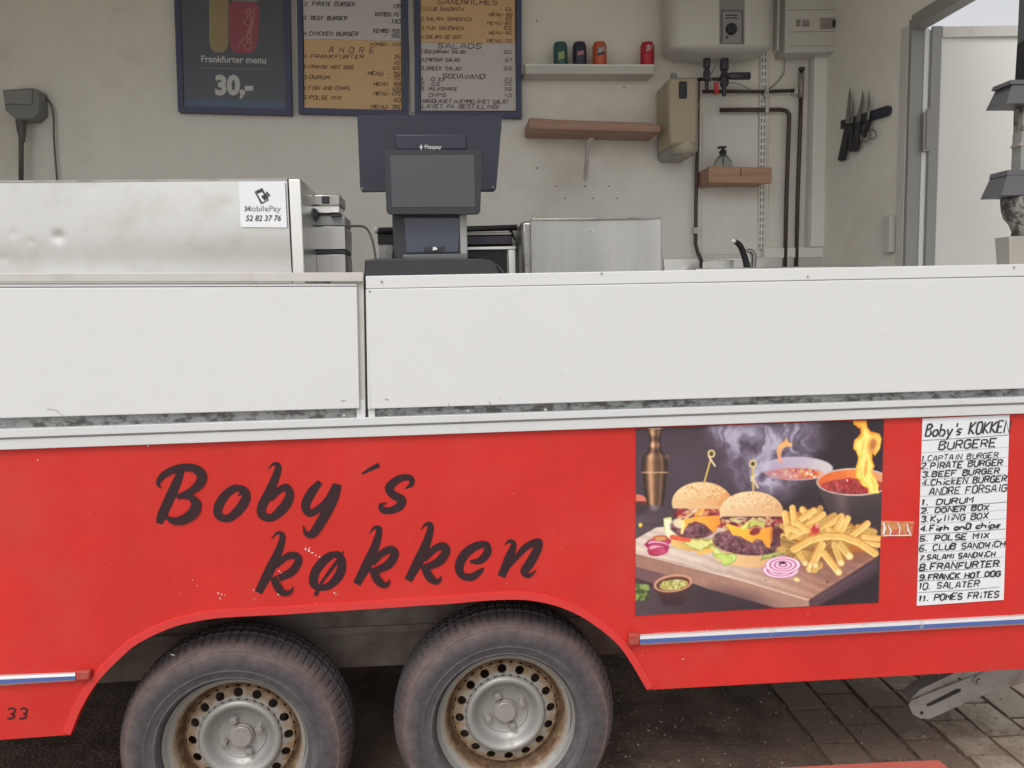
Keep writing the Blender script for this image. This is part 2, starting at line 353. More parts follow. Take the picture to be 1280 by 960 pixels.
scatter('pale_gravel', 900, lambda: (random.gauss(.75,.4), random.uniform(.2,1.5)), .0012, .005, M_gravp, 'pale chips and crumbs scattered beside the paving blocks', 'gravel', .034)
def leafmat(): return mat('moss', (.09,.10,.03), .9)
bm = bmesh.new()
for _ in range(1500):
    k = random.randint(-10,10); u = random.uniform(-1.6,1.6); v = (k+.5)*PW if random.random()<.6 else random.uniform(-1.3,1.3)
    x = pc.x+u*ca-v*sa; y = pc.y+u*sa+v*ca
    if x < 1.2 or x > 3.2 or y < .15 or y > 2.6: continue
    a = random.uniform(0,2*PI); h = random.uniform(.004,.014); w = .0018
    b0 = Vector((x,y,.028)); t = Vector((math.cos(a),math.sin(a),0))
    vs = [bm.verts.new(b0-t*w), bm.verts.new(b0+t*w), bm.verts.new(b0+Vector((random.uniform(-.006,.006),random.uniform(-.006,.006),h)))]
    bm.faces.new(vs)
tag(link('moss', bm, leafmat()), 'short moss and weeds growing in the joints between paving blocks', 'moss', None, 'stuff')
# ================================================================== TRAILER
TR = empty('food_trailer', (0, 1.0, .35), 'red and white twin axle food trailer with its serving hatch open', 'food trailer')
def lx(x, a, b): return a[1] + (b[1]-a[1])*(x-a[0])/(b[0]-a[0])
XL, XR = -520, 1428
top_red = lambda x: lx(x, (0,562.5), (1280,517))
# skirt panel with wheel arch
arch = [(88,918.8),(97.5,894),(105,879),(117,859),(130,843),(150,823),(173,804),(213,785),(242,777.5),(269,773),(306,770.5),(354,768.3),(380,766.4),(456,761.8),(534,756.5),(560,755),(608,750.8),(646,749.6),(672,752),(699,758.6),(726,770.5),(752,788),(773,806.4),(789,829),(800,847.6),(808.7,862.5)]
archs = [tuple(p) for p in smoothpts(arch, 3)]
out = [(XL, lx(XL,(0,924.5),(78,918.8))), (78,919.2)] + archs + [(XR, lx(XR,(816,862.3),(1280,836))), (XR, top_red(XR)-6), (XL, top_red(XL)-6)]
low = [(XL, lx(XL,(0,924.5),(78,918.8))), (78,919.2)] + archs + [(1050,lx(1050,(816,862.3),(1280,836))),(XR, lx(XR,(816,862.3),(1280,836)))]
bm = bmesh.new(); cols = []
for x_, y_ in low:
    f, g_ = P(x_, y_, 0), P(x_, top_red(x_)-6, 0)
    cols.append([bm.verts.new(p) for p in (f, g_, g_+Vector((0,.028,0)), f+Vector((0,.028,0)))])
for c0, c1 in zip(cols, cols[1:]):
    for k in range(4): bm.faces.new((c0[k], c1[k], c1[(k+1)%4], c0[(k+1)%4]))
bm.faces.new(cols[0]); bm.faces.new(cols[-1][::-1])
skirt = link('skirt_panel', bm, M_red, TR)
# rolled lip that runs round the arch
lip = [P(x, y, -.002) for x, y in archs]
bm = bmesh.new()
inn = []
for i, (x, y) in enumerate(archs):
    a = archs[max(i-1,0)]; b = archs[min(i+1,len(archs)-1)]; t = Vector((b[0]-a[0], b[1]-a[1])).normalized(); inn.append((x+t.y*9, y-t.x*9))
L0 = [bm.verts.new(P(x,y,-.006)) for x,y in archs]; L1 = [bm.verts.new(P(x,y,-.005)) for x,y in inn]; L2 = [bm.verts.new(P(x+(x-q[0])*.2,y+(y-q[1])*.2,.0006)) for (x,y),q in zip(inn, archs)]; L3 = [bm.verts.new(P(x,y,.03)) for x,y in archs]
for A, B in ((L0,L1),(L1,L2),(L3,L0)):
    for i in range(len(A)-1): bm.faces.new((A[i],A[i+1],B[i+1],B[i]))
link('arch_lip', bm, M_redlip, TR, smooth=False)
# paint chips on the red panel
M_chip = mat('paint_chip', (.72,.62,.58), .7)
bm = bmesh.new()
def chip(x, y, r):
    n = 6; vs = [bm.verts.new(P(x+r*random.uniform(.5,1.2)*math.cos(k*2*PI/n), y+r*random.uniform(.5,1.3)*math.sin(k*2*PI/n), -.0012)) for k in range(n)]; bm.faces.new(vs)
for x, y, r in ((382,686,1.6),(386,688,1.8),(390,691,1.6),(387,685,1),(395,694,1),(399,696,1),(349,714,.9),(351,716,.8),(348,743,1.3),(317,738,.9),(418,741,1),(420,743,.8),(273,742,1),(277,743,1),(281,744,.8),(275,748,1),(272,741,.7),(241,725,.7),(355,764,1.6),(153,811,.9),(47,575,.9),(185,557.3,1.6),(642,617,.7),(396,754,.6),(318,749,.7),(246,732,.6),(1010,768,.8),(854,824,1),(803,819,.6)): chip(x, y, r)
for _ in range(70): chip(random.uniform(5,1270), random.uniform(590,760), random.uniform(.25,.5))
tag(link('paint_chips', bm, M_chip, TR), None, None, None, 'stuff')
# trim rail in two steps
def band(name, tl, bl, Y, th, m, x0=XL, x1=XR, parent=TR, bevel=.0015):
    return slab(name, [(x0, bl(x0)), (x1, bl(x1)), (x1, tl(x1)), (x0, tl(x0))], Y, th, m, parent, bevel)
mid = lambda x: lx(x, (0,548.7), (1280,504.5)); rt = lambda x: lx(x, (0,536.8), (1280,496)); wb = lambda x: lx(x, (0,523), (1280,485.5))
band('lower_trim_rail', lambda x: mid(x)+1.0, top_red, -.012, .04, M_rail)
band('upper_trim_rail', rt, lambda x: mid(x)-1.2, -.018, .046, M_rail)
band('rail_groove', lambda x: mid(x)-3, lambda x: mid(x)+3, -.004, .03, M_alu)
band('weathered_channel', lambda x: wb(x)-12, lambda x: rt(x)+5, .004, .02, M_gasket)
# hatch frame pieces round the channel ends
slab('channel_end', [(446,523),(456.8,522.5),(456.4,500),(445,500)], -.010, .012, M_rail, TR)
slab('channel_end', [(460.5,522.2),(469,521.8),(468,500),(460,500)], -.010, .012, M_rail, TR)
# counter flaps
LF = slab('serving_flap', [(XL, lx(XL,(0,523),(449.5,510.5))), (449.5,510.5),(446,358.5),(XL,361.5)], -.020, .018, M_white, TR, .002)
slab('flap_frame', [(XL,wb(XL)-3),(448,wb(448)-3),(449,521),(457.2,521),(454.6,353.5),(XL,355)], -.008, .010, M_alu, TR)
tr1 = slab('flap_top_rail', [(XL,353.2),(454.3,351.8),(454.0,340.4),(XL,342.6)], -.022, .03, M_alu, TR)
slab('flap_rail_lip', [(XL,360.0),(446.5,357.6),(446.4,354.6),(XL,356)], -.016, .016, M_rail, TR)
RF = slab('serving_flap', [(462.8,511.2),(XR, wb(XR)),(XR,lx(XR,(459,361.5),(1280,346))),(459,361.5)], -.020, .018, M_white, TR, .002)
slab('flap_top_rail', [(457.4,361.0),(XR,lx(XR,(459,360.4),(1280,345))),(XR,lx(XR,(456,345),(1280,330))),(457,345)], -.018, .03, M_white, TR, .002)
slab('flap_frame', [(459.8,511),(463,511),(459.2,361.6),(457.2,361.6)], -.016, .014, M_rail, TR, 0)
slab('flap_gap', [(457.4,523),(460.6,522.6),(457.2,344.5),(454.8,344)], -.004, .01, M_dark, TR, 0)
# screws along the flap
scr = []
random.seed(11); M_speck = mat('speck', (.5,.48,.46), .8)
for x, y in ((477,352),(462,364),(752,341.5),(1010,345.5),(1268,334)):
    p = P(x, y, -.0215); scr.append(lathe('screw', [(0,-.001),(.0022,-.0008),(.0028,.001)], p, M_grey, TR, seg=8, axis='y', cap=False))
for x, y in ((585,513.5),(682,512),(430,519)):
    p = P(x, y, .0); lathe('screw', [(0,-.002),(.004,-.0018),(.005,.003)], p, M_rail, TR, seg=10, axis='y', cap=False)
bm = bmesh.new()
for pts in ([(58,512,.6),(62,511,.8),(70,513,.8),(79,520,.6)], [(611.5,501,.8),(612.5,506,1.2)], [(560.5,504,.8),(561,508,1.2)], [(481,499,2),(486,499.5,1)],[(426,501,1.5),(432,500.6,.8)],[(1101,420,.5),(1104,419,.5)],[(702,468,.8),(704,468,.8)],[(624,497,1),(625,498,1)]):
    ribbon(bm, pts, -.02, .0012)
for _ in range(60):
    x = random.uniform(5,1270); y = random.uniform(365,505)
    if abs(x-455) > 14: ribbon(bm, [(x,y,random.uniform(.3,.7)),(x+random.uniform(.5,2.5),y+random.uniform(-.8,.8),.3)], -.02, .0012)
tag(link('scuffs', bm, mat('scuff', (.38,.35,.34), .8), TR), None, None, None, 'stuff')
# side bumper rails (white / blue stripe) with red end caps
M_cap = mat('dirty_red_cap', (.42,.045,.035), .6, dirt=(.28,.13,.09), dscale=30, dlo=.5, dhi=.7)
def rail(pts_t, pts_b, x0, x1, cap_x, sgn):
    T = lambda x: lx(x, *pts_t); B = lambda x: lx(x, *pts_b); H = lambda x, k: T(x)+(B(x)-T(x))*k
    bm = bmesh.new()
    for i, (k0, k1, y0, y1) in enumerate(((0,.16,.0,-.014),(.16,.46,-.014,-.018),(.46,.86,-.018,-.016),(.86,1,-.016,.0))):
        vs = [bm.verts.new(P(x0,H(x0,k0),y0)), bm.verts.new(P(x1,H(x1,k0),y0)), bm.verts.new(P(x1,H(x1,k1),y1)), bm.verts.new(P(x0,H(x0,k1),y1))]
        f = bm.faces.new(vs); f.material_index = 1 if i == 2 else 0
    o = link('rubbing_strip', bm, [M_strip, M_bluest], TR)
    c0, c1 = (min(cap_x, x0 if sgn < 0 else x1), max(cap_x, x0 if sgn < 0 else x1))
    slab('strip_end_cap', [(c0,B(c0)+.5),(c1,B(c1)+.5),(c1,T(c1)-.5),(c0,T(c0)-.5)], -.019, .02, M_cap, TR, .004)
rail(((0,843.5),(94,840)), ((0,857),(94,851)), XL, 94, 112, 1)
rail(((800,793),(1280,767.8)), ((800,806.5),(1280,781)), 800, XR, 786, -1)
bm = bmesh.new()
for i in range(46): x = 818+i*4.1; chip(x, lx(x,(800,792),(1280,767)), random.uniform(.4,.8))
tag(link('rail_scuffs', bm, M_chip, TR), None, None, None, 'stuff')
# stuck tape beside the picture
slab('orange_tape', [(1101,671),(1140,670.5),(1143,652),(1101.5,651)], -.0015, .0015, mat('orange_tape', (.62,.26,.10), .4, dirt=(.62,.10,.06), dscale=30, dlo=.5, dhi=.55, damt=.9, bump=.5, bscale=60), TR, 0)
bm = bmesh.new()
for pts in ([(1104,653,2),(1106,660,3),(1104,668,2.5)],[(1110,656,1),(1114,664,2),(1112,669,1)],[(1122,653,1),(1125,660,1.5),(1124,668,1)],[(1134,655,1.6),(1135,663,2),(1139,669,1)],[(1104,669.5,1.2),(1138,669,1.2)]): ribbon(bm, pts, -.002, .001)
tag(link('tape_print', bm, M_sheet, TR), None, None, None)
# painted name
def brush(strokes, org, sc, bm, k0):
    for k, st in enumerate(strokes):
        pts = [(org[0]+p[0]/sc, org[1]+p[1]/sc, p[2]/sc) for p in smoothpts(st, 7)]
        ribbon(bm, [(a,b,max(w,.4)) for a,b,w in pts], -.0, .0008+.0013*k)
A = ((180,565), 4.923); Bc = ((430,570), 4.923); Cc = ((300,640), 6.4)
kst = lambda dx, dy: [[(155+dx,475+dy,5),(188+dx,442+dy,20),(217+dx,455+dy,38),(190+dx,560+dy,54),(140+dx,670+dy,62),(78+dx,788+dy,48)],[(175+dx,665+dy,26),(235+dx,598+dy,42),(290+dx,575+dy,44),(312+dx,603+dy,50),(275+dx,665+dy,54),(205+dx,702+dy,42)],[(172+dx,690+dy,44),(205+dx,760+dy,52),(243+dx,793+dy,40),(270+dx,785+dy,22),(281+dx,760+dy,4)]]
LET = [
(A, [[(232,105,40),(200,190,58),(155,290,62),(110,390,58),(92,440,38)],[(104,224,5),(86,190,26),(122,140,40),(205,102,46),(300,98,50),(352,138,62),(345,190,58),(290,240,44),(205,278,30)],[(200,272,30),(275,275,34),(318,315,60),(305,370,66),(245,415,58),(180,424,42),(130,395,16)]]),
(A, [[(578,268,8),(598,250,22),(575,222,44),(515,250,52),(462,325,58),(458,388,50),(515,408,48),(580,360,58),(625,290,58),(622,240,44),(585,218,36)]]),
(A, [[(762,105,5),(798,74,20),(826,92,40),(802,175,52),(762,262,58),(724,340,58),(730,388,54),(788,402,48),(860,340,62),(896,270,54),(880,218,42),(832,234,40),(775,295,26)]]),
(A, [[(1085,184,36),(1030,250,58),(994,330,56),(1018,376,46),(1070,352,40),(1130,290,36),(1185,205,50)],[(1192,198,50),(1160,290,66),(1100,410,62),(1040,500,52),(995,500,28),(979,450,4)]]),
(Bc, [[(110,110,12),(160,82,24),(216,54,30)]]),
(Bc, [[(374,203,5),(415,172,32),(408,135,36),(345,138,44),(280,190,54),(300,236,50),(355,270,54),(338,312,52),(280,336,42),(236,328,40),(228,300,24),(264,290,5)]]),
(Cc, [[(250,218,6),(298,168,24),(340,192,46),(312,305,64),(240,460,80),(146,645,62)],[(285,440,30),(365,362,52),(440,348,58),(468,390,60),(415,475,66),(310,530,52)],[(265,520,55),(305,605,66),(352,648,50),(402,638,30),(426,592,4)]]),
(Cc, [[(770,366,10),(740,345,58),(670,390,72),(602,480,74),(590,570,70),(640,606,48),(720,585,60),(795,500,76),(815,410,68),(790,345,56),(745,330,30)],[(834,308,5),(790,375,24),(720,470,26),(655,560,22),(602,668,34)]]),
(Bc, kst(0,0)), (Bc, kst(317,-22)),
(Bc, [[(775,650,18),(835,645,44),(882,595,50),(872,545,42),(800,560,52),(735,615,58),(708,685,54),(728,735,44),(785,745,46),(835,712,34),(858,690,12)]]),
(Bc, [[(988,548,5),(1018,524,22),(1044,545,36),(1015,630,56),(968,742,50)],[(1000,700,16),(1060,625,30),(1120,560,42),(1195,526,40),(1192,570,50),(1140,665,56),(1108,712,46),(1140,735,26),(1184,703,4)]]),
]
for k, ((org, sc), st) in enumerate(LET):
    bm = bmesh.new(); brush(st, org, sc, bm, k); link('painted_letter', bm, M_letter, TR)
for dx in (0, 15.2):
    bm = bmesh.new(); brush([[(52,572,10),(75,562,12),(98,572,13),(92,592,11),(70,600,8)],[(70,600,8),(90,606,12),(86,624,13),(62,632,11),(44,628,7)]], (dx,780), 5.333, bm, 0); link('painted_digit', bm, M_letter, TR)
# ------------------------------------------------ body behind the flaps, floor, ceiling
zc = P(640,342,0).z; ZT = 3.12; XW = -2.75
body = box('body_wall', (XW,.012+.02,.86), (XE-.0,.05,zc-.02), M_wallw, TR, 0)
box('counter_top', (XW+.04,.055,zc-.045), (XE-.04,.62,zc-.018), M_steel, TR)
box('trailer_floor', (XW,.05,.80), (XE,YB+.04,.86), [M_under], TR, 0); box('floor_covering', (XW+.001,.06,.8605), (XE-.001,YB-.001,.864), mat('vinyl_floor', (.42,.41,.39), .5, vary=.1), TR, 0)
box('back_wall', (XW,YB,.865), (XE+.04,YB+.05,ZT), M_wall, TR, 0)
box('rear_light_block', (XW,YB+.042,.22), (1.05,YB+.06,.86), M_redold, TR, 0)  # unseen panel added to keep light from the back out of the underside
box('left_end_wall', (XW-.05,0.05,.70), (XW,YB+.05,ZT), M_wall, TR, 0)
box('roof', (XW-.05,-.02,ZT), (XE+.05,YB+.05,ZT+.05), M_wallw, TR, 0)
box('hatch_header', (XW-.05,-.02,3.06), (XE+.05,.03,ZT), M_wallw, TR, 0)
# end wall with the door opening (drawn on the plane x=XE)
jb = [PX(1124,340,XE), PX(1146,22,XE)]; yj = (jb[0].y+jb[1].y)/2; zd = PX(1146,28,XE).z; yf = .42
print('door jamb y', yj, jb, 'door top z', zd)
box('end_wall', (XE,yj,.865), (XE+.05,YB,ZT), M_wall, TR, 0)
box('end_wall', (XE,.055,.865), (XE+.05,yf,ZT), M_wall, TR, 0)
box('end_wall', (XE,yf,zd), (XE+.05,yj,ZT), M_wall, TR, 0)
# door frame
box('door_frame', (XE-.012,yj-.0,.70), (XE-.0005,yj+.055,zd+.0), M_box, TR)
box('door_frame', (XE-.010,yj-.022,.70), (XE+.052,yj-.001,zd+.02), M_grey, TR)
box('door_frame', (XE-.012,yf,zd-.02), (XE+.052,yj-.023,zd+.035), M_grey, TR)
# the door itself swung outward, hinge at the back jamb
hx, hy = XE+.075, yj-.03
def door():
    da = math.radians(-4.0); u = Vector((math.cos(da), math.sin(da), 0)); n = Vector((-u.y, u.x, 0))
    def rb(name, a0, a1, z0, z1, t0, t1, m, parent, bev=.002):
        bm = bmesh.new(); o = Vector((hx,hy,0)); q = [o+u*a0+n*t0+Vector((0,0,z0)), o+u*a1+n*t0+Vector((0,0,z0)), o+u*a1+n*t0+Vector((0,0,z1)), o+u*a0+n*t0+Vector((0,0,z1))]
        bprism(bm, q, n*(t1-t0)); return link(name, bm, m, parent, bevel=bev)
    zt = zd-.02; dp = rb('door', 0, .80, .80, zt, 0, .035, M_doorw, TR)
    rb('door_edge_profile', -.006, .035, .70, zt+.006, -.012, -.001, M_grey, dp); rb('door_edge_profile', .036, .80, zt-.04, zt+.004, -.012, -.001, M_alu, dp); rb('door_edge_profile', .80, .84, .70, zt+.006, -.012, .03, M_grey, dp)
    rb('door_beading', .036, .042, .72, zt-.041, -.008, -.001, M_white, dp, 0)
    rb('door_seal', -.030, -.010, .70, zt, .0, .03, M_white, dp)
    for z in (zd-.42, zd-1.5):
        h = rb('hinge', -.036, -.006, z-.10, z+.06, -.022, -.002, M_galv, TR)
        lathe('hinge_pin', [(.008,-.09),(.008,.07)], Vector((hx-.022,hy-.022,z)), M_grey, h, seg=10)
door()
p = PX(1110,296,XE-.02); box('switch', (XE-.03,p.y-.03,p.z-.07), (XE-.001,p.y+.03,p.z+.09), M_box, TR, .004)
# chassis
cm = lambda x: lx(x,(380,793.5),(560,783)); cb = lambda x: lx(x,(425,835),(560,830))
Yc = .42
slab('chassis_beam', [(60,lx(60,(380,795),(560,784))),(840,lx(840,(380,795),(560,784))),(840,700),(60,700)], .30, .012, M_chassis, TR)
slab('chassis_rail', [(60,858),(425,835),(545,829.5),(860,812),(860,760),(60,790)], .315, .06, M_chassis, TR)
slab('chassis_rail', [(60,806),(425,795),(545,788),(860,770),(860,765),(60,801)], .295, .02, M_chassis, TR)
box('far_chassis_rail', (XW,1.55,.40), (XE,1.62,.62), M_under, TR)
# ------------------------------------------------ wheels
def tyre_mat():
    m = mat('tyre_rubber', (.075,.066,.070), .75); n = m.node_tree; b = n.nodes['Principled BSDF']
    tc = n.nodes.new('ShaderNodeTexCoord'); sp = n.nodes.new('ShaderNodeSeparateXYZ'); n.links.new(tc.outputs['Object'], sp.inputs[0])
    cmb = n.nodes.new('ShaderNodeCombineXYZ'); n.links.new(sp.outputs[0], cmb.inputs[0]); n.links.new(sp.outputs[2], cmb.inputs[1])
    ln = n.nodes.new('ShaderNodeVectorMath'); ln.operation = 'LENGTH'; n.links.new(cmb.outputs[0], ln.inputs[0])
    ns = n.nodes.new('ShaderNodeTexNoise'); ns.inputs['Scale'].default_value = 9; ns.inputs['Detail'].default_value = 8; n.links.new(tc.outputs['Object'], ns.inputs['Vector'])
    ad = n.nodes.new('ShaderNodeMath'); ad.operation = 'MULTIPLY_ADD'; ad.inputs[1].default_value = .05; n.links.new(ns.outputs['Fac'], ad.inputs[0]); n.links.new(ln.outputs['Value'], ad.inputs[2])
    cr = n.nodes.new('ShaderNodeValToRGB'); e = cr.color_ramp.elements
    e[0].position = .215; e[0].color = (.066,.060,.066,1); e[1].position = .30; e[1].color = (.085,.068,.068,1)
    for pos, c in ((.245,(.092,.082,.088,1)),(.272,(.056,.049,.054,1)),(.315,(.135,.096,.088,1)),(.33,(.09,.068,.066,1)),(.345,(.055,.045,.048,1))):
        k = e.new(pos); k.color = c
    n.links.new(ad.outputs[0], cr.inputs[0])
    n2 = n.nodes.new('ShaderNodeTexNoise'); n2.inputs['Scale'].default_value = 35; n2.inputs['Detail'].default_value = 8; n2.inputs['Roughness'].default_value = .75; n.links.new(tc.outputs['Object'], n2.inputs['Vector'])
    mr = n.nodes.new('ShaderNodeMapRange'); mr.inputs[1].default_value = .35; mr.inputs[2].default_value = .75; mr.inputs[3].default_value = .75; mr.inputs[4].default_value = 1.5; n.links.new(n2.outputs['Fac'], mr.inputs[0])
    sc = n.nodes.new('ShaderNodeVectorMath'); sc.operation = 'SCALE'; n.links.new(cr.outputs[0], sc.inputs[0]); n.links.new(mr.outputs[0], sc.inputs['Scale']); n.links.new(sc.outputs[0], b.inputs['Base Color'])
    bp = n.nodes.new('ShaderNodeBump'); bp.inputs['Strength'].default_value = .25; bp.inputs['Distance'].default_value = .004; n.links.new(n2.outputs['Fac'], bp.inputs['Height']); n.links.new(bp.outputs[0], b.inputs['Normal'])
    return m
M_tyre = tyre_mat()
def rim_mat():
    m = mat('rusty_silver_rim', (.5,.48,.44), .5, metal=.4); n = m.node_tree; b = n.nodes['Principled BSDF']
    tc = n.nodes.new('ShaderNodeTexCoord'); sp = n.nodes.new('ShaderNodeSeparateXYZ'); n.links.new(tc.outputs['Object'], sp.inputs[0])
    cmb = n.nodes.new('ShaderNodeCombineXYZ'); n.links.new(sp.outputs[0], cmb.inputs[0]); n.links.new(sp.outputs[2], cmb.inputs[1])
    ln = n.nodes.new('ShaderNodeVectorMath'); ln.operation = 'LENGTH'; n.links.new(cmb.outputs[0], ln.inputs[0])
    ns = n.nodes.new('ShaderNodeTexNoise'); ns.inputs['Scale'].default_value = 42; ns.inputs['Detail'].default_value = 10; ns.inputs['Roughness'].default_value = .7; n.links.new(tc.outputs['Object'], ns.inputs['Vector'])
    # rust lives in the groove near the rim edge and round the holes
    cr = n.nodes.new('ShaderNodeValToRGB'); e = cr.color_ramp.elements; e[0].position = 0; e[0].color = (.05,)*3+(1,); e[1].position = .2; e[1].color = (.1,)*3+(1,)
    for pos, v in ((.03,.30),(.06,.22),(.085,.30),(.105,.22),(.122,.50),(.150,.74),(.165,.95),(.178,.5),(.19,.30)): k = e.new(pos); k.color = (v,v,v,1)
    n.links.new(ln.outputs['Value'], cr.inputs[0])
    ad = n.nodes.new('ShaderNodeMath'); ad.operation = 'ADD'; n.links.new(ns.outputs['Fac'], ad.inputs[0]); n.links.new(cr.outputs[0], ad.inputs[1])
    mr = n.nodes.new('ShaderNodeMapRange'); mr.inputs[1].default_value = .78; mr.inputs[2].default_value = 1.4; n.links.new(ad.outputs[0], mr.inputs[0])
    c2 = n.nodes.new('ShaderNodeValToRGB'); f = c2.color_ramp.elements; f[0].color = (.35,.34,.325,1); f[1].color = (.09,.045,.02,1)
    k = f.new(.35); k.color = (.30,.275,.24,1); k = f.new(.6); k.color = (.25,.165,.095,1)
    n.links.new(mr.outputs[0], c2.inputs[0]); n.links.new(c2.outputs[0], b.inputs['Base Color'])
    inv = n.nodes.new('ShaderNodeMapRange'); inv.inputs[1].default_value = 0; inv.inputs[2].default_value = .6; inv.inputs[3].default_value = .5; inv.inputs[4].default_value = 0; n.links.new(mr.outputs[0], inv.inputs[0]); n.links.new(inv.outputs[0], b.inputs['Metallic'])
    ro = n.nodes.new('ShaderNodeMapRange'); ro.inputs[1].default_value = 0; ro.inputs[2].default_value = .6; ro.inputs[3].default_value = .46; ro.inputs[4].default_value = .8; n.links.new(mr.outputs[0], ro.inputs[0]); n.links.new(ro.outputs[0], b.inputs['Roughness'])
    bp = n.nodes.new('ShaderNodeBump'); bp.inputs['Strength'].default_value = .2; bp.inputs['Distance'].default_value = .003; n.links.new(ns.outputs['Fac'], bp.inputs['Height']); n.links.new(bp.outputs[0], b.inputs['Normal'])
    return m
M_rim = rim_mat()
def raw(name, bm, m, parent, smooth=True, ang=35):
    me = bpy.data.meshes.new(name); bmesh.ops.recalc_face_normals(bm, faces=bm.faces[:]); bm.to_mesh(me); bm.free(); me.materials.append(m)
    if smooth:
        for p in me.polygons: p.use_smooth = True
        me.set_sharp_from_angle(angle=math.radians(ang))
    o = bpy.data.objects.new(name, me); C.objects.link(o); o.parent = parent; return o
def make_wheel(cen, rot):
    bm = bmesh.new(); Z0 = (0,0,0); NS = 16; M = 6; seg = NS*M*2
    # inner disc + outer barrel, y measured from the tyre's outermost face
    lathe_bm(bm, [(.0,.092),(.03,.092),(.064,.091),(.067,.089),(.070,.092),(.076,.090),(.086,.076),(.094,.062),(.101,.056),(.108,.056),(.114,.061),(.118,.070)], Z0, 96, 'y', cap=False)
    lathe_bm(bm, [(.150,.078),(.156,.084),(.162,.087),(.165,.083),(.168,.070),(.174,.050),(.180,.042),(.187,.038),(.192,.032),(.1955,.022),(.1985,.018),(.2005,.022),(.200,.036)], Z0, 96, 'y', cap=False)
    lathe_bm(bm, [(.160,.088),(.172,.13),(.175,.19)], Z0, 48, 'y', cap=False)
    # ring with 16 round holes
    for s in range(NS):
        a0 = (s-.5)*2*PI/NS; a1 = (s+.5)*2*PI/NS; rc = .1335; yc = lambda r: .070+(r-.118)/.032*.008; K = 4
        outer = []
        for k in range(K): outer.append((.118, a0+(a1-a0)*k/K))
        for k in range(K): outer.append((.118+.032*k/K, a1))
        for k in range(K): outer.append((.150, a1-(a1-a0)*k/K))
        for k in range(K): outer.append((.150-.032*k/K, a0))
        am = (a0+a1)/2; oc = []; ic = []; bc = []
        for r, a in outer:
            v = Vector((r*math.cos(a), yc(r), r*math.sin(a))); oc.append(bm.verts.new(v))
            c = Vector((rc*math.cos(am), 0, rc*math.sin(am))); dv = Vector((v.x, 0, v.z))-c; dv.normalize(); h = c+dv*.0132; rr = math.hypot(h.x, h.z)
            ic.append(bm.verts.new((h.x, yc(rr), h.z))); bc.append(bm.verts.new((h.x, yc(rr)+.006, h.z)))
        n = len(oc)
        for k in range(n):
            bm.faces.new((oc[k],oc[(k+1)%n],ic[(k+1)%n],ic[k])); bm.faces.new((ic[k],ic[(k+1)%n],bc[(k+1)%n],bc[k]))
    bmesh.ops.remove_doubles(bm, verts=bm.verts[:], dist=.0002)
    w = raw('wheel', bm, M_rim, TR, True, 50); w.location = Vector(cen)-wl(TR)
    # tyre
    prof = [(q, h if h < .05 else .05+(h-.05)*.72) for q, h in [(.178,.23),(.185,.06),(.196,.045),(.2015,.030),(.206,.017),(.210,.013),(.214,.014),(.230,.006),(.234,.0035),(.238,.005),(.255,.001),(.272,.003),(.286,.010),(.289,.0095),(.292,.013),(.302,.026),(.309,.040),(.3135,.052),(.3165,.066),(.308,.068),(.308,.078),(.319,.080),(.320,.11),(.310,.112),(.310,.122),(.320,.124),(.320,.15),(.311,.152),(.311,.160),(.319,.162),(.3165,.19),(.309,.205),(.292,.232),(.25,.245),(.20,.22),(.178,.20)]]
    T = 80; seg = T*5
    def mod(j, k):
        if 15 <= j <= 18 or 21 <= j <= 22 or 25 <= j <= 26 or 29 <= j <= 31: return (-.0022 if j == 15 else -.005) if (k+(j % 2)*0) % 5 == 0 else 0
        return 0
    bm = bmesh.new(); lathe_bm(bm, prof, Z0, seg, 'y', cap=False, mod=mod)
    ty = raw('tyre', bm, M_tyre, w, True, 28); ty.location = (-.003,-.014,0)
    # hub cap and nuts
    bm = bmesh.new(); lathe_bm(bm, [(.0345,.092),(.0345,.082),(.031,.081),(.0305,.074),(.028,.072),(.0,.0715)], Z0, 32, 'y', cap=False); raw('hub_cap', bm, M_galv, w, True, 30)
    me = None
    for k in range(4):
        a = rot+k*PI/2
        if me is None:
            bm = bmesh.new(); lathe_bm(bm, [(.0125,.0),(.0120,-.014),(.010,-.018),(.0,-.019)], Z0, 6, 'y', cap=False); nu = raw('wheel_nut', bm, M_galv, w, True, 30); me = nu.data
        else: nu = bpy.data.objects.new('wheel_nut', me); C.objects.link(nu); nu.parent = w
        nu.location = (.053*math.cos(a), .091, .052*math.sin(a)); nu.rotation_euler = (0, k*.3, 0)
    return w
w1 = make_wheel((-.609,.045,.322), math.radians(20))
w2 = w1.copy(); C.objects.link(w2); w2.location = Vector((.146,.045,.346))-wl(TR); w2.rotation_euler = (0, math.radians(-3), 0)
for ch in list(w1.children):
    c = ch.copy(); C.objects.link(c); c.parent = w2
M_chalk = mat('chalk', (.42,.40,.38), .8)
for ww, marks in ((w1, [[(408,883,1.2),(403,890,.9),(396,893,.9),(390,907,.7)],[(213,818,1),(218,819,1.6)]]), (w2, [[(743,873,1),(737,879,1.6)],[(753,910,1),(745,919,1.5),(738,924,1.8)],[(733,855,.6),(734,858,.6)]])):
    for mk in marks: bm = bmesh.new(); ribbon(bm, mk, wl(ww).y+.001, .004); link('chalk_mark', bm, M_chalk, ww)
box('axle', (-.64,.25,.29), (-.56,1.8,.35), M_under, TR); box('axle', (.11,.25,.30), (.19,1.8,.36), M_under, TR)
for x in (-.604,.148):
    box('far_wheel', (x-.26,1.62,.04), (x+.26,1.80,.56), M_under, TR, .1)
    bm = bmesh.new(); lathe_bm(bm, [(.0,.15),(.11,.15),(.11,.25),(.0,.25)], (x,0.03,.33), 32, 'y', cap=False); link('brake_drum', bm, M_under, TR, smooth=False)
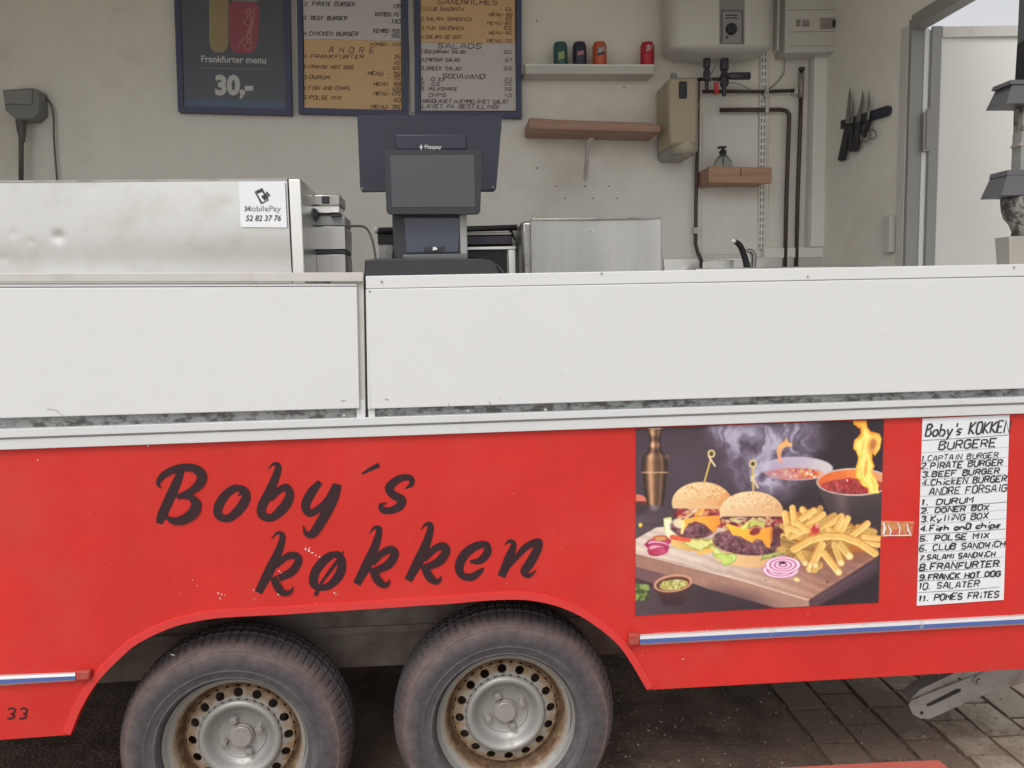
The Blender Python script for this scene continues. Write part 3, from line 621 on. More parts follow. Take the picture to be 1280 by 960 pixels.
# ------------------------------------------------ corner steady leg
Ys = .22
leg = [(1136,880),(1140,868),(1155,860),(1193,842),(1215,835),(1300,828),(1300,850),(1262,861),(1240,869),(1216,880),(1160,899.5),(1152,898),(1142,893)]
sl = slab('steady_leg', [(1136,882),(1139,876),(1234,838),(1300,826),(1300,848),(1248,863),(1222,872),(1162,899),(1151,898.5),(1141,893)], Ys, .006, M_galv, TR, .001)
slab('leg_flange', [(1138,874),(1150,862),(1200,838),(1215,838),(1160,866),(1141,877)], Ys+.008, .05, M_galv, sl, 0)
slab('leg_slot', [(1158,880.5),(1196,861),(1201,861),(1201,864.5),(1163,882.5),(1159,883)], Ys-.001, .0012, M_dark, sl, 0)
p = P(1222,850,Ys); lathe('pivot_bolt', [(.016,.0),(.016,-.004),(.009,-.005),(.009,-.014),(.0,-.014)], p, M_steeld, sl, seg=18, axis='y', cap=False)
p = P(1152,891,Ys); lathe('leg_hole', [(.006,-.001),(.0,-.0012)], p, M_dark, sl, seg=12, axis='y', cap=False)
slab('leg_strut', [(1178,852),(1188,848),(1192,842),(1170,842)], Ys+.03, .01, M_chassis, sl, 0)
# red step in front
rb = P(1110,952,-.06); zs = rb.z
bm = bmesh.new(); a = P(930,960.5,-.07); 
q = [PZ(955,960.4,zs), PZ(1112,952,zs), PZ(1174,949.6,zs), PZ(1188,962,zs), PZ(1230,1010,zs), PZ(900,1010,zs)]
bprism(bm, q, Vector((0,0,-.025)))
st = empty('step', (q[1].x,q[1].y-.1,0), 'faded red painted step board at the bottom edge in front of the trailer', 'step')
link('step_board', bm, M_redold, st, bevel=.002)
for x in (q[0].x+.1, q[2].x-.06): box('step_leg', (x-.02,q[4].y+.02,0), (x+.02,q[1].y-.04,zs-.026), M_redold, st)
# ================================================================== THINGS ON THE COUNTER
ZC = zc - .017
def bottomed(x, Y): return ZC
# long stainless warming box on the left with payment sticker
t = empty('warming_box', (P(180,330,.2).x,.3,ZC), 'long dented stainless box at the left end of the counter, under the payment sticker', 'warming box')
yb = .2; zt = P(200,225.8,yb).z; xr = P(361.5,280,yb).x; x2 = P(378.5,280,yb).x
bm = bmesh.new(); nx, nz = 60, 20; xl = -1.75
dents = [(72,296,4,.0022),(16,292,3,.0005),(38,302,3,.0006),(3,323,3,.0007),(285,255,5,.0004),(114,235,6,.0004)]
dents = [(P(a,b,yb), r*.0023*1.6, d) for a,b,r,d in dents]
nx, nz = 260, 46; grid = []
for j in range(nz+1):
    row = []
    for i in range(nx+1):
        x = xl+(xr-xl)*i/nx; z = ZC+(zt-ZC)*j/nz; y = yb + .0022*math.sin(x*5.3+1)*math.sin((z-ZC)*9) 
        for c, r, d in dents: y += d*math.exp(-((x-c.x)**2+(z-c.z)**2)/(r*r))
        y += .004*math.exp(-((z-ZC-.07)/.05)**2)*.5
        row.append(bm.verts.new((x,y,z)))
    grid.append(row)
for j in range(nz):
    for i in range(nx): bm.faces.new((grid[j][i],grid[j][i+1],grid[j+1][i+1],grid[j+1][i]))
link('front_sheet', bm, mat('mottled_steel', (.62,.61,.59), .30, metal=1, bump=.04, bscale=4, dirt=(.50,.48,.44), dscale=7, dlo=.5, dhi=.7, damt=.6, rvar=.06), t, smooth=True)
box('casing', (xl,yb+.014,ZC), (xr,yb+.34,zt-.003), M_steeld, t)
box('end_flange', (xr+.004,yb-.006,ZC), (x2,yb+.34,zt+.0015), M_steel, t, .003)
box('top_edge', (xl,yb-.003,zt-.002), (xr,yb+.02,zt+.003), M_steeld, t, 0)
# sticker
sk_ = slab('payment_sticker', [(301,283.8),(358.8,284.4),(356,226.8),(298.4,227.6)], yb-.009, .001, M_sheet, None, 0)
tag(sk_, 'white square payment sticker with phone symbol and number on the steel box', 'sticker')
btext('sticker_print', 'MobilePay', 306, 351, 264, 7.2, yb-.009, M_grey, sk_, bold=.006)
btext('sticker_print', '52 82 37 76', 307, 351, 276, 7.2, yb-.009, M_ink, sk_, shear=.2, bold=.01)
bm = bmesh.new()
for pts in ([(319,240,1.5),(327,236,1.5),(335,250,1.5),(327,254,1.5),(319,240,1.5)],[(321,241,2.2),(327,238.5,2.2)],[(329,247,5),(334,244,6)],[(327,245,2),(332,250,2.4)],[(333,240,2),(337,245,2.4)]): ribbon(bm, pts, yb-.009, .001+random.random()*.0008)
link('sticker_symbol', bm, M_ink, sk_)
# small appliance beside it
Y = .42
t = empty('countertop_fryer', (P(407,335,Y).x,Y+.1,ZC), 'small dull steel fryer with dark knob beside the long stainless box', 'fryer')
def cbox(name, x0, y0, x1, y1, Y, th, m, parent, bevel=.0015, tobase=False):
    o = pbox(name, x0, y0, x1, y1, Y, th, m, parent, bevel); return o
cbox('control_head', 386,243,425,257, Y-.01,.14, M_steeld, t, .004); cbox('head_panel', 388,257.2,424,266, Y,.12, M_steel, t)
cbox('head_knob', 402,245,411,254, Y-.018,.008, M_black, t, .002)
lathe('dial', [(.0,-.03),(.016,-.03),(.019,-.02),(.02,.0)], P(391.5,268.5,Y), M_black, t, seg=20, axis='y', cap=False)
cbox('shoulder', 381,270,431,282, Y+.01,.16, M_grey, t); cbox('front_panel', 384.5,283,431.5,311.5, Y,.18, M_steel2, t); cbox('band', 381,312,432,317.5, Y+.006,.16, M_black, t)
cbox('lower_panel', 396,318,432,341, Y,.18, M_steel2, t); cbox('lower_side', 381,318,395.8,341, Y+.01,.17, M_grey, t)
cbox('handle_bracket', 413,268,426,270.5, Y-.01,.1, M_black, t)
tube('drain_tap', [P(387,318,Y-.01),P(386,323,Y-.03),P(391,328,Y-.03),P(389,334,Y-.02),P(386,338,Y-.02)], .0055, M_steeld, t, 8, 4)
lathe('body_column', [(.045,0),(.045,.17)], (P(392,300,Y+.06).x,Y+.08,ZC), M_steeld, t, 16)
tag(tube('power_cable', [P(432,283,Y+.05),P(445,282.5,Y+.07),P(457,284.5,Y+.09),P(464,296,Y+.1),P(468,312,Y+.1),P(470,330,Y+.1)], .0038, M_cable, None, 8, 5), 'dark cable looping from the small steel fryer down behind the counter edge', 'cable')
# payment terminal
Y = .36
t = empty('cash_register', (P(540,330,Y).x,Y+.1,ZC), 'black touch screen cash register with a grey customer display on the counter', 'cash register')
def rslab(name, x0, y0, x1, y1, xb0, xb1, Y, th, m, parent, r=5, seg=5, bevel=.0012):
    """screen outline: top corners x0,x1 bottom corners xb0,xb1 with rounded bottom corners"""
    pts = [(x0,y0),(xb0,y1-r)]
    for k in range(seg+1): a = PI+ -k*PI/2/seg; pts.append((xb0+r+r*math.cos(a), y1-r+r*math.sin(a)*1))
    for k in range(seg+1): a = PI/2-k*PI/2/seg; pts.append((xb1-r+r*math.cos(a), y1-r+r*math.sin(a)))
    pts += [(xb1,y1-r),(x1,y0)]
    return slab(name, pts, Y, th, m, parent, bevel)
b_ = rslab('customer_display', 480,187,603,267.5, 483,600.5, Y, .022, M_black, t, 5)
slab('screen', [(490,259),(594,258.5),(592.5,193.5),(487.5,194)], Y-.0012, .001, M_screen, b_, 0)
cbox('printer_housing', 494,167,584,188, Y+.06,.08, M_blue, t, .006)
btext('brand_print', 'Flatpay', 531, 552, 186, 5, Y+.06, M_txtw, t, bold=.012); bm = bmesh.new(); ribbon(bm, [(526.5,181,1.6),(526.5,187,1.6)], Y+.06, .001); ribbon(bm, [(524.5,184,1.6),(528.5,184,1.6)], Y+.06, .0013); link('brand_print', bm, M_txtw, t)
cbox('neck', 491,266,583,326, Y+.05,.05, M_black, t, .004)
slab('neck_plate', [(508,316),(573,315),(576,272),(505,272)], Y+.047, .004, mat('glossy_dark', (.05,.06,.085), .12), t, .001)
cbox('neck_edge', 575,268,584,322, Y+.040,.03, M_grey, t, .003)
cbox('foot_tray', 503,317.5,585,325, Y+.03,.06, M_hood, t, .003)
slab('paper_stub', [(530,313.5),(553,313),(556,308),(532,309)], Y+.04, .006, M_black, t, .0005); slab('paper_tip', [(541,313),(547,312),(545,308.5),(541,309)], Y+.035, .003, M_txtw, t, 0)
slab('base_cabinet', [(455,352),(628,350),(619,327),(610,324),(590,323),(470,323),(456,325)], Y+.02, .26, M_black, t, .004)
tube('base_cable', [P(588,322,Y+.1),P(606,325,Y+.05),P(622,332,Y+.02),P(630,342,Y)], .003, M_black, t, 8, 4)
# staff monitor seen from behind
Y = .66
t = empty('staff_monitor', (P(538,330,Y).x,Y,ZC), 'large dark blue back of the staff monitor behind the cash register', 'monitor')
rslab('monitor_back', 446.5,143.5,628,238.5, 450,620.5, Y, .03, M_blue, t, 5)
slab('bottom_trim', [(452,239.6),(618,237.2),(619,233.5),(451,235.5)], Y-.002, .02, M_black, t, .001)
cbox('monitor_stand', 505,230,575,345, Y+.03,.05, M_black, t)
for x, y in ((453,235.5),(616.5,234)): lathe('screw', [(.0,-.0035),(.0028,-.003),(.003,.0)], P(x,y,Y), M_galv, t, seg=8, axis='y', cap=False)
# contact grill behind register
Y = .92
t = empty('contact_grill', (P(560,330,Y).x,Y,ZC), 'dark contact grill with a black bar handle behind the cash register', 'grill')
tube('bar_handle', [P(474,288,Y),P(560,287,Y),P(646,284.5,Y)], .011, M_black, t, 12)
for x, y, dx in ((470.5,287.5,1),(648.5,284,-1)): tube('handle_tip', [P(x-2,y,Y),P(x+2.5,y,Y)], .013, M_txtw, t, 12)
cbox('hinge_block', 472,286,492,305, Y+.01,.1, M_black, t); cbox('left_support', 474,305,491,345, Y+.02,.1, M_steeld, t)
cbox('upper_strip', 583,290,640,294, Y+.01,.12, M_steeld, t); cbox('upper_plate', 583,295,640,305.5, Y+.005,.25, M_valve, t)
cbox('lower_strip', 583,308,645,312, Y,.26, M_steel, t); cbox('grill_plate', 492,312.2,634,345, Y+.015,.25, M_black, t); cbox('front_post', 635.5,312,644.5,345, Y-.002,.03, M_steel, t)
cbox('linkage', 637,284,641,308, Y+.02,.02, M_black, t); tube('link_arm', [P(640,290,Y),P(644,300,Y)], .004, M_black, t)
# right stainless box with curved front
Y = .75
t = empty('steel_oven', (P(745,330,Y).x,Y+.15,ZC), 'wide brushed steel box with curved streaky front right of the cash register', 'steel box')
xa, xb = P(665.3,300,Y).x, P(826.3,300,Y).x; z1 = P(745,272.5,Y).z
bm = bmesh.new(); nx, nz = 60, 16; g_ = []
for j in range(nz+1):
    row = []
    for i in range(nx+1):
        u = i/nx; v = j/nz; x = xa+(xb-xa)*u; z = (ZC-.0)+(z1-.004-ZC)*v
        y = Y + .016*(1-(2*u-1)**2) + .0012*math.sin(u*15)
        row.append(bm.verts.new((x,y,z)))
    g_.append(row)
for j in range(nz):
    for i in range(nx): bm.faces.new((g_[j][i],g_[j][i+1],g_[j+1][i+1],g_[j+1][i]))
link('curved_front', bm, M_steel2, t, smooth=True)
box('front_rim', (xa-.002,Y-.003,z1-.006), (xb+.002,Y+.02,z1+.002), M_steeld, t, .002); box('front_rim', (xa-.004,Y-.002,ZC), (xa-.0005,Y+.03,z1-.0065), M_steeld, t, 0); box('front_rim', (xb+.0005,Y-.002,ZC), (xb+.004,Y+.03,z1-.0065), M_steeld, t, 0)
box('oven_casing', (xa-.035,Y+.032,ZC), (xb+.001,Y+.38,z1-.004), M_steeld, t, .012)
bm = bmesh.new()
for k in range(6): ribbon(bm, [(730+k*2.1,289.5,.9),(730+k*2.1,286.2+(k % 2)*.6,.9)], Y+.012, .001)
tag(link('brand_marks', bm, M_txtw, t), kind='stuff')
# kebab grill column at the right end
Y = .40
cx = P(1293,200,Y).x; XM = XE-.014; t = empty('kebab_grill', (cx,Y,ZC), 'tall dark column with flared grey hoods standing at the right end of the counter', 'grill')
def zz(y, x=1260): return P(x,y,Y).z
def hw(x, y):
    w = cx-P(x,y,Y).x
    for _ in range(12): w = cx-P(x,y,Y+w*.35).x
    return w
def frus(name, w0, z0, w1, z1, m, parent, lip=0, bevel=.001):
    bm = bmesh.new(); a = [bm.verts.new((min(cx+s*w0, XM), Y+q*w0*.35, z0)) for s, q in ((-1,-1),(1,-1),(1,1),(-1,1))]; b = [bm.verts.new((min(cx+s*w1, XM), Y+q*w1*.35, z1)) for s, q in ((-1,-1),(1,-1),(1,1),(-1,1))]
    bm.faces.new(a[::-1]); bm.faces.new(b)
    for i in range(4): bm.faces.new((a[i],a[(i+1)%4],b[(i+1)%4],b[i]))
    return link(name, bm, m, parent, bevel=bevel)
frus('upper_post', hw(1272,40), zz(52,1272), hw(1274,0), zz(-90,1274), M_hood, t)
frus('upper_collar', hw(1270,60), zz(104,1270), hw(1271,60), zz(52.5,1270), M_black, t)
frus('hood', hw(1232,135), zz(134,1240), hw(1244,110), zz(110,1244), M_hood, t); frus('hood_lip', hw(1239,108), zz(109.8,1240), hw(1241,104), zz(104.2,1240), M_hood, t)
frus('burner', hw(1267,150), zz(166,1267), hw(1267,136), zz(134.5,1267), M_mesh, t); frus('small_flap', hw(1262,184), zz(184,1263), hw(1269,172), zz(172,1269), M_galv, t)
frus('middle_post', hw(1264,200), zz(215,1264), hw(1265,184), zz(166,1265), M_grey, t)
frus('hood', hw(1225,247), zz(247,1230), hw(1237,222), zz(222,1237), M_hood, t); frus('hood_lip', hw(1236,219), zz(221.8,1237), hw(1238,215), zz(215.2,1237), M_hood, t)
bm = bmesh.new(); lathe_bm(bm, [(hw(1249,250),zz(247.5)),(hw(1250,262),zz(262)),(hw(1253,272),zz(272)),(hw(1260,280),zz(280)),(hw(1264,290),zz(290)),(hw(1262,296),zz(296))], (cx,Y,0), 24, 'z'); link('burner_bowl', bm, M_mesh, t, smooth=True)
frus('foot', hw(1247,325), ZC, hw(1243,297), zz(296.5,1245), M_beiged, t, bevel=.003)
# ================================================================== WALL THINGS
def wt(name, label, cat, px, py, group=None, Y=YB-.02): return empty(name, P(px,py,Y), label, cat, group)
# socket and cables on the left
t = wt('wall_socket', 'grey angled wall socket with a plug and cables above the long steel box', 'socket', 25, 130)
slab('socket_body', [(3,112),(6,137),(20,149.5),(40,149),(49,141),(48,112),(40,109.5)], YB-.09, .088, mat('dark_grey_plastic', (.23,.23,.22), .5), t, .006)
slab('cover', [(6,130),(40,130.5),(40,112),(5,113)], YB-.098, .008, mat('dark_grey_lid', (.26,.26,.25), .5), t, .003)
lathe('plug', [(.022,0),(.020,-.05),(.012,-.09),(.012,-.1)], P(26,150,YB-.06), M_cable, t, 14)
tube('cable', [P(26.5,160,YB-.06),P(26.5,190,YB-.06),P(26.5,226,YB-.06)], .011, M_cable, t, 10)
tube('thin_cable', [P(44,113,YB-.02),P(52,117,YB-.02),P(62,128,YB-.02),P(66.5,142,YB-.02),P(67.5,175,YB-.02),P(71,222,YB-.02),P(71,232,YB-.02)], .0045, M_cable, t, 8, 5)
# posters
YP = YB-.03
def poster(name, label, outer, inner_list):
    t = empty(name, P((outer[0][0]+outer[1][0])/2, 60, YP), label, 'menu board')
    x0a, x0b, x1a, x1b, y0, y1l, y1r = outer[2]
    fw = outer[3]
    slab('frame', [(x0b,y1l),(x1b,y1r),(x1b-fw,y1r-fw),(x0b+fw,y1l-fw)], YP-.012, .04, M_frame, t, .0)
    slab('frame', [(x0a,y0),(x0b,y1l),(x0b+fw,y1l-fw),(x0a+fw,y0)], YP-.012, .04, M_frame, t, .0)
    slab('frame', [(x1b,y1r),(x1a,y0),(x1a-fw,y0),(x1b-fw,y1r-fw)], YP-.012, .04, M_frame, t, .0)
    slab('frame', [(x0a,y0),(x0a+fw,y0),(x1a-fw,y0),(x1a,y0),(x1a,y0-fw),(x0a,y0-fw)], YP-.012, .04, M_frame, t, .0)
    return t
t1 = poster('menu_poster', 'dark blue frankfurter menu poster with hot dog and can, leftmost on the wall', ((217,0),(364,143),(214,222.5,359.5,364.5,-95,139.5,143.3),7), None)
slab('print', [(229,134.5),(358,137.5),(354,-92),(220,-92)], YP-.004, .02, M_post, t1, 0)
slab('blue_band', [(229.5,134),(356.5,137),(356,126.5),(229.2,123.5)], YP-.0052, .001, M_postb, t1, 0)
M_bun = mat('hot_dog_bread', (.36,.29,.16), .7, vary=.1); M_can = mat('red_can_print', (.36,.10,.13), .6)
slab('hot_dog_print', [(261.5,-60),(261.5,50),(263,60),(268,65.5),(279,65.5),(284,60),(285.5,50),(285.5,-60)], YP-.0054, .001, M_bun, t1, 0)
slab('can_print', [(286,5),(286.5,50),(289,62),(294,66.5),(313,67),(319,63),(322,52),(325,8),(318,3),(292,2)], YP-.0056, .001, M_can, t1, 0)
slab('can_top_print', [(290,1.5),(322,2.5),(318,-9),(296,-9)], YP-.0056, .001, M_grey, t1, 0)
btext('can_lettering', 'Coca-Cola', 315, 52, 63, 11, YP-.0062, mat('pale_red_print', (.55,.28,.28), .6), t1, shear=.3, rot=1)
bm = bmesh.new(); ribbon(bm, [(p[0],p[1],p[2]) for p in smoothpts([(297,60,.6),(303,50,1.2),(312,40,1.4),(317,20,1.2),(318,8,.6)],5)], YP-.0062, .0006); link('can_wave', bm, MT['pale_red_print'], t1)
btext('poster_title', 'Frankfurter menu', 251.5, 332.5, 77.5, 8.4, YP-.004, M_txtw, t1, slope=.02, bold=.022)
bm = bmesh.new(); x_ = 249
while x_ < 334:
    w_ = random.uniform(2,7); ribbon(bm, [(x_,85+(x_-249)*.02,1.0),(min(x_+w_,335),85+(x_+w_-249)*.02,1.0)], YP-.004, .001); x_ += w_+1
tag(link('poster_small_print', bm, M_grey, t1), kind='stuff')
btext('poster_price', '30,-', 269, 316.5, 117.5, 23.5, YP-.004, M_txtw, t1, bold=.05)
t2 = poster('menu_board', 'handwritten menu board, white sheet above orange sheet, middle of the three', ((371,0),(510,144),(370,373,509.5,510.5,-95,141,144.5),6.5), None)
s1 = slab('white_sheet', [(380,48.5),(501,51),(500,-90),(376,-90)], YP-.004, .01, M_paper, t2, 0); s2 = slab('orange_sheet', [(380.5,135),(501.5,137.5),(501,51.3),(380,48.8)], YP-.0035, .01, M_orange, t2, 0)
t3 = poster('menu_board', 'handwritten menu board with orange sheet above pinkish white sheet, rightmost of the three', ((518,0),(652,147),(517.5,518.5,652,652.2,-95,145,147),7), None)
s3 = slab('orange_sheet', [(526,53),(644,54),(643,-90),(525,-90)], YP-.004, .01, M_orange, t3, 0); s4 = slab('white_sheet', [(526.5,138),(645,138.5),(644,54.3),(526,53.3)], YP-.0035, .01, M_paper, t3, 0)
pbox('wall_joint', 511,-40,517.6,140, YB-.012, .01, M_wallw, TR, 0)
def lines(parent, Y, rows, m, sl=.012):
    bm = bmesh.new()
    for s, x0, y, x1, h, w in rows: hand(bm, s, x0, y, x1-1, h*.92, Y, w*.85, sl, .2, .5)
    return tag(link('handwriting', bm, m, parent), kind='stuff')
lines(t2, YP-.004, [('2. PIRATE BURGER',380,7,444,5.4,1.0),('- 120',484,10,502,5.4,1),('KEMBO.75',469,20,499,5,1),('3. BEEF BURGER',379,24.5,434,5.2,1.0),('- 130',481,29,501,5.2,1),('KEMBO-155',467,40.5,500,5,1),('4.CHICKEN BURGER',379,44,448,5.2,1.0),('- 95',479,47,500,5.2,1)], M_ink)
lines(t2, YP-.0035, [('KOMBO- 100',463,57,501,4,.7),('A N D R E',411,65.5,468,7,1.1),('1.FRANKFURTER',380,72.5,455,5,.95),('- 35',484,73,501,5,.9),('45',492,80.5,500,4.8,.9),('2.FRANSK HOT DOG',379,85.5,442,4.6,.9),('- 65',483,87,500,4.8,.9),('MENU - 95',460,94,501,4.8,.95),('3.DURUM',379,98.5,412,5,.95),('- 75',484,100,500,4.8,.9),('MENU  99',467,107,501,4.8,.95),('4.FISH AND CHIPS',379,112,438,5,.95),('- 100',483,114,501,4.8,.9),('MENU-125',467,119,501,4.8,.95),('5.POLSE MIX',379,124,427,5,.95),('- 60',484,127,501,4.8,.9),('MENU: 95',464,135.5,500,4.8,1.0)], M_inkb)
lines(t3, YP-.004, [('SANDWICHES',547,5,622,7,1.1),('1.CLUB SANDWICH',526,13,580,4.8,.75),('- 65',624,13.5,640,4.4,.8),('MENU-85',611,20,641,4.4,.8),('2.SALAMI SANDWICH',526,25.5,590,4.8,.75),('- 65',624,25,640,4.4,.8),('MENU-85',609,31,640,4.4,.8),('3.TUN SANDWICH',526,37,580,4.8,.75),('65',630,37,640,4.4,.8),('MENU-85',611,43,640,4.4,.8),('4.SALAMI OG OST',526,48,577,4.8,.75),('MENU 75',609,52.5,640,4.2,.8)], M_inkb)
lines(t3, YP-.0035, [('SALADS',547,60,602,6.5,1.1),('1.BULGARIAN SALAD',526,66.5,582,4.6,.9),('65',630,67,640,4.6,.9),('2.CAESAR SALAD',526,76.5,575,4.6,.95),('-67',628,77,640,4.6,.9),('3.GREEK SALAD',526,87.5,577,4.8,.9),('65',630,87.5,640,4.6,.9),('SODAVAND',553,98,606,6,1.2),('1.  0,33',526,101,556,4.6,.95),('20',630,101.5,640,4.4,.8),('2.  0,5',526,107,550,4.6,.9),('25',630,107,640,4.4,.8),('3. MILKSHAKE',526,113,572,4.6,.95),('35',630,113,640,4.4,.8),('DIPS',536,121,558,5,1),('10',630,121,640,4.4,.8),('HANDLAVET HJEMMELAVET SALAT',528,128.5,636,5.2,.95),('LAVET PÅ BESTILLING!',528,135,624,5.2,1.0)], M_inkb)
# can shelf
YS = YB-.12
t = wt('wall_shelf', 'narrow white wall shelf that carries the row of drink cans', 'shelf', 736, 86)
pbox('shelf_board', 656.5,81.5,817.5,92.5, YS, .118, M_box, t, .003); pbox('shelf_lip', 656,80.2,818,82.2, YS-.003,.006, M_wallw, t, .0)
slab('end_hook', [(652.2,92),(656.3,92),(656.3,80),(654.5,80),(654.5,88),(652.2,87)], YS-.002, .02, M_grey, t, 0)
zs_ = P(740,82,YS).z
ztop = P(740,81.5,YS).z
def can(px, label, col, cat, paint):
    c = P(px, 70, YS+.045); r = .0345; h = P(px,52.5,YS+.012).z - ztop + .004; z0 = ztop
    rr = [(r*.80,0),(r,.008),(r,h-.014),(r*.82,h-.003),(r*.84,h)]
    bm = bmesh.new(); lathe_bm(bm, rr, (c.x,c.y,z0), 28, 'z'); o = link('drink_can', bm, mat('can_'+label.split()[0]+label.split()[1], col, .35, metal=.15), None, smooth=True)
    o.data.set_sharp_from_angle(angle=math.radians(50)); tag(o, label, cat, 'drink cans on the white shelf')
    lathe('lid', [(r*.84,h+.0005),(r*.8,h+.002),(r*.75,h-.001),(0,h-.001)], (c.x,c.y,z0), M_galv, o, 20)
    bm = bmesh.new()
    def mp(x, y, yy):   # wrap pixel offsets round the can
        a = (x-px)/17.5; z = P(px,y,c.y-r).z; rad = r+.0004+(c.y-yy)*.2
        return Vector((c.x+rad*math.sin(a), c.y-rad*math.cos(a), z))
    for k, (tx, x0, y, x1, hh, w, m) in enumerate(paint):
        if tx is None: ribbon(bm, [(x0+(x1-x0)*q/8, y+ (x0+(x1-x0)*q/8-px)*w, hh) for q in range(9)], c.y, .0002*k, mp); mm = m
        else:
            b2 = bmesh.new(); hand(b2, tx, x0, y, x1, hh, c.y, w, -.15, .1, .1, .004, mp); link('lettering', b2, m, o)
    if len(bm.faces): link('printed_band', bm, mm, o)
    else: bm.free()
M_limes = mat('lime_print', (.36,.42,.16), .5); M_orng = mat('orange_print', (.62,.14,.05), .5); M_bluep = mat('navy_print', (.035,.04,.12), .5); M_pinkp = mat('pink_print', (.45,.2,.25), .5)
can(700.5, 'dark green drink can, leftmost on the white shelf', (.045,.13,.12), 'can', [(None,693,69,708,9,-.2,M_limes)])
can(724.5, 'dark navy drink can with reddish mark, second on the white shelf', (.035,.04,.075), 'can', [(None,716,66,733,5,-.1,M_pinkp)])
can(749.5, 'orange and navy drink can with white lettering, third on the white shelf', (.60,.13,.05), 'can', [(None,740.5,63.5,758.5,10,-.15,M_bluep),('FANTA',742,66.5,758,6.5,1.3,M_txtw)])
can(809, 'red drink can standing alone at the right end of the white shelf', (.50,.025,.045), 'can', [('COLA',803,63.5,817,6,1.1,M_txtw)])
# wooden shelf on bracket
t = wt('wooden_ledge', 'long reddish wooden ledge on a grey bracket left of the dispenser', 'ledge', 740, 160)
slab('beam', [(661.5,161),(825.5,165),(826,156.5),(815,153.5),(700,149.5),(661.5,147)], YB-.22, .215, M_wood2, t, .003)
slab('bracket_arm', [(731,227),(729.8,221),(733,176),(736,172.5),(743,171.5),(742,175),(737.5,177),(734.5,224)], YB-.16, .012, M_galv, t, .001)
for x in (668,816): lathe('wood_screw', [(.0,-.002),(.006,-.0015),(.006,.001)], P(x,159.5 if x > 700 else 155,YB-.22), M_galv, t, seg=8, axis='y', cap=False)
for x, y in ((695,233),(731,233),(761,233),(706,248),(741,248),(771,248),(671,26),(780,109),(671,210)): lathe('screw_hole', [(.004,-.0008),(.0,-.001)], P(x,y,YB), M_dark, TR, seg=8, axis='y', cap=False)
# dispenser
YD = YB-.28
t = wt('paper_dispenser', 'beige rounded paper towel dispenser between wooden ledge and pipes', 'dispenser', 845, 145)
slab('body', [(837,178),(839,181),(869,181),(872,177),(872,99),(868,97),(838,97),(835,102)], YD, .22, M_beige, t, .012)
slab('side_shell', [(836,189),(840,193.5),(868,193.5),(873,188),(873.5,99),(869,96.5),(839,96.5),(835,101)], YD+.06, .215, M_beiged, t, .008)
lathe('outlet_bowl', [(.0,.062),(.058,.060),(.060,.03),(.054,.010),(.036,-.003),(.0,-.006)], P(854,193,YD+.058), mat('pale_beige', (.46,.42,.33), .4), t, 20)
slab('window', [(848.5,122),(850,123.5),(857.5,123.5),(859,122),(859,103),(857,101.5),(850,101.5),(848.5,103)], YD-.0015, .003, M_black, t, 0)
lathe('lock_knob', [(.016,-.004),(.016,.014),(.010,.02),(.0,.02)], P(842,97,YD+.08), M_grey, t, 14)
bm = bmesh.new()
for k in range(4): ribbon(bm, [(842.5+k*3,193.6,1.6),(844+k*3,193.6,1.6)], YD+.03, 0)
link('outlet_teeth', bm, M_dark, t)
# water heater
YH = YB-.26
t = wt('water_heater', 'large pale water heater with dark control panel high on the wall', 'water heater', 893, 30)
a = P(831,60,YH+.13).x; b = P(958,60,YH+.13).x; zb = P(890,60,YH+.05).z; r = (b-a)/2
bm = bmesh.new(); 
prof = [(.0,-.028),(.55,-.024),(.85,-.012),(.97,0),(1,.012),(1,.7)]
rings = []
for q, h in prof:
    ring = []
    for k in range(48):
        an = 2*PI*k/48; cxx, cyy = math.cos(an), math.sin(an); e = .55
        sx = math.copysign(abs(cxx)**e, cxx); sy = math.copysign(abs(cyy)**e, cyy)
        ring.append(bm.verts.new(((a+b)/2+q*r*sx, YH+.13+q*.13*sy, zb+h)))
    rings.append(ring)
for r0, r1 in zip(rings, rings[1:]):
    for k in range(48): bm.faces.new((r0[k],r0[(k+1)%48],r1[(k+1)%48],r1[k]))
bm.faces.new(rings[-1]); link('tank', bm, M_box, t, smooth=True)
slab('control_strip', [(900,54.5),(930.5,54.5),(931,-60),(900,-60)], YH-.006, .02, M_grey, t, .001)
cp_ = slab('control_plate', [(902.5,53),(927.5,53),(928,13),(902.5,13)], YH-.009, .002, mat('plate_grey', (.30,.29,.29), .4), t, 0)
bm = bmesh.new(); ribbon(bm, [(902.5,53,1),(902.5,13,1)], YH-.009, .001); ribbon(bm, [(927.8,53,1),(927.8,13,1)], YH-.009, .001); ribbon(bm, [(903,13.4,1),(927,13.4,1)], YH-.009, .0013)
for y in (19,22.5): ribbon(bm, [(907,y,1.4),(922,y,1.4)], YH-.009, .001)
link('plate_print', bm, M_black, t)
lathe('thermostat_knob', [(.0,-.014),(.022,-.013),(.026,-.009),(.028,.0)], P(914,36.5,YH-.009), M_black, t, seg=22, axis='y', cap=False)
lathe('indicator', [(.0,-.003),(.006,-.003),(.006,0)], P(908.5,47,YH-.009), M_valve, t, seg=10, axis='y', cap=False)
for x, r_ in ((883.5,.014),(905.5,.017)):
    c = P(x,70,YB-.13); zt_, zb_ = P(x,64,YB-.13).z, P(x,(112 if x < 900 else 120),YB-.13).z; L = zt_-zb_
    lathe('inlet_valve', [(r_*1.6,0),(r_*1.6,-.05*L),(r_,-.06*L),(r_*1.25,-.2*L),(r_*1.25,-.42*L),(r_*.8,-.45*L),(r_*1.3,-.55*L),(r_*1.3,-.75*L),(r_*.7,-.8*L),(r_*.6,-L)], (c.x,c.y,zt_), M_valve, t, 14)
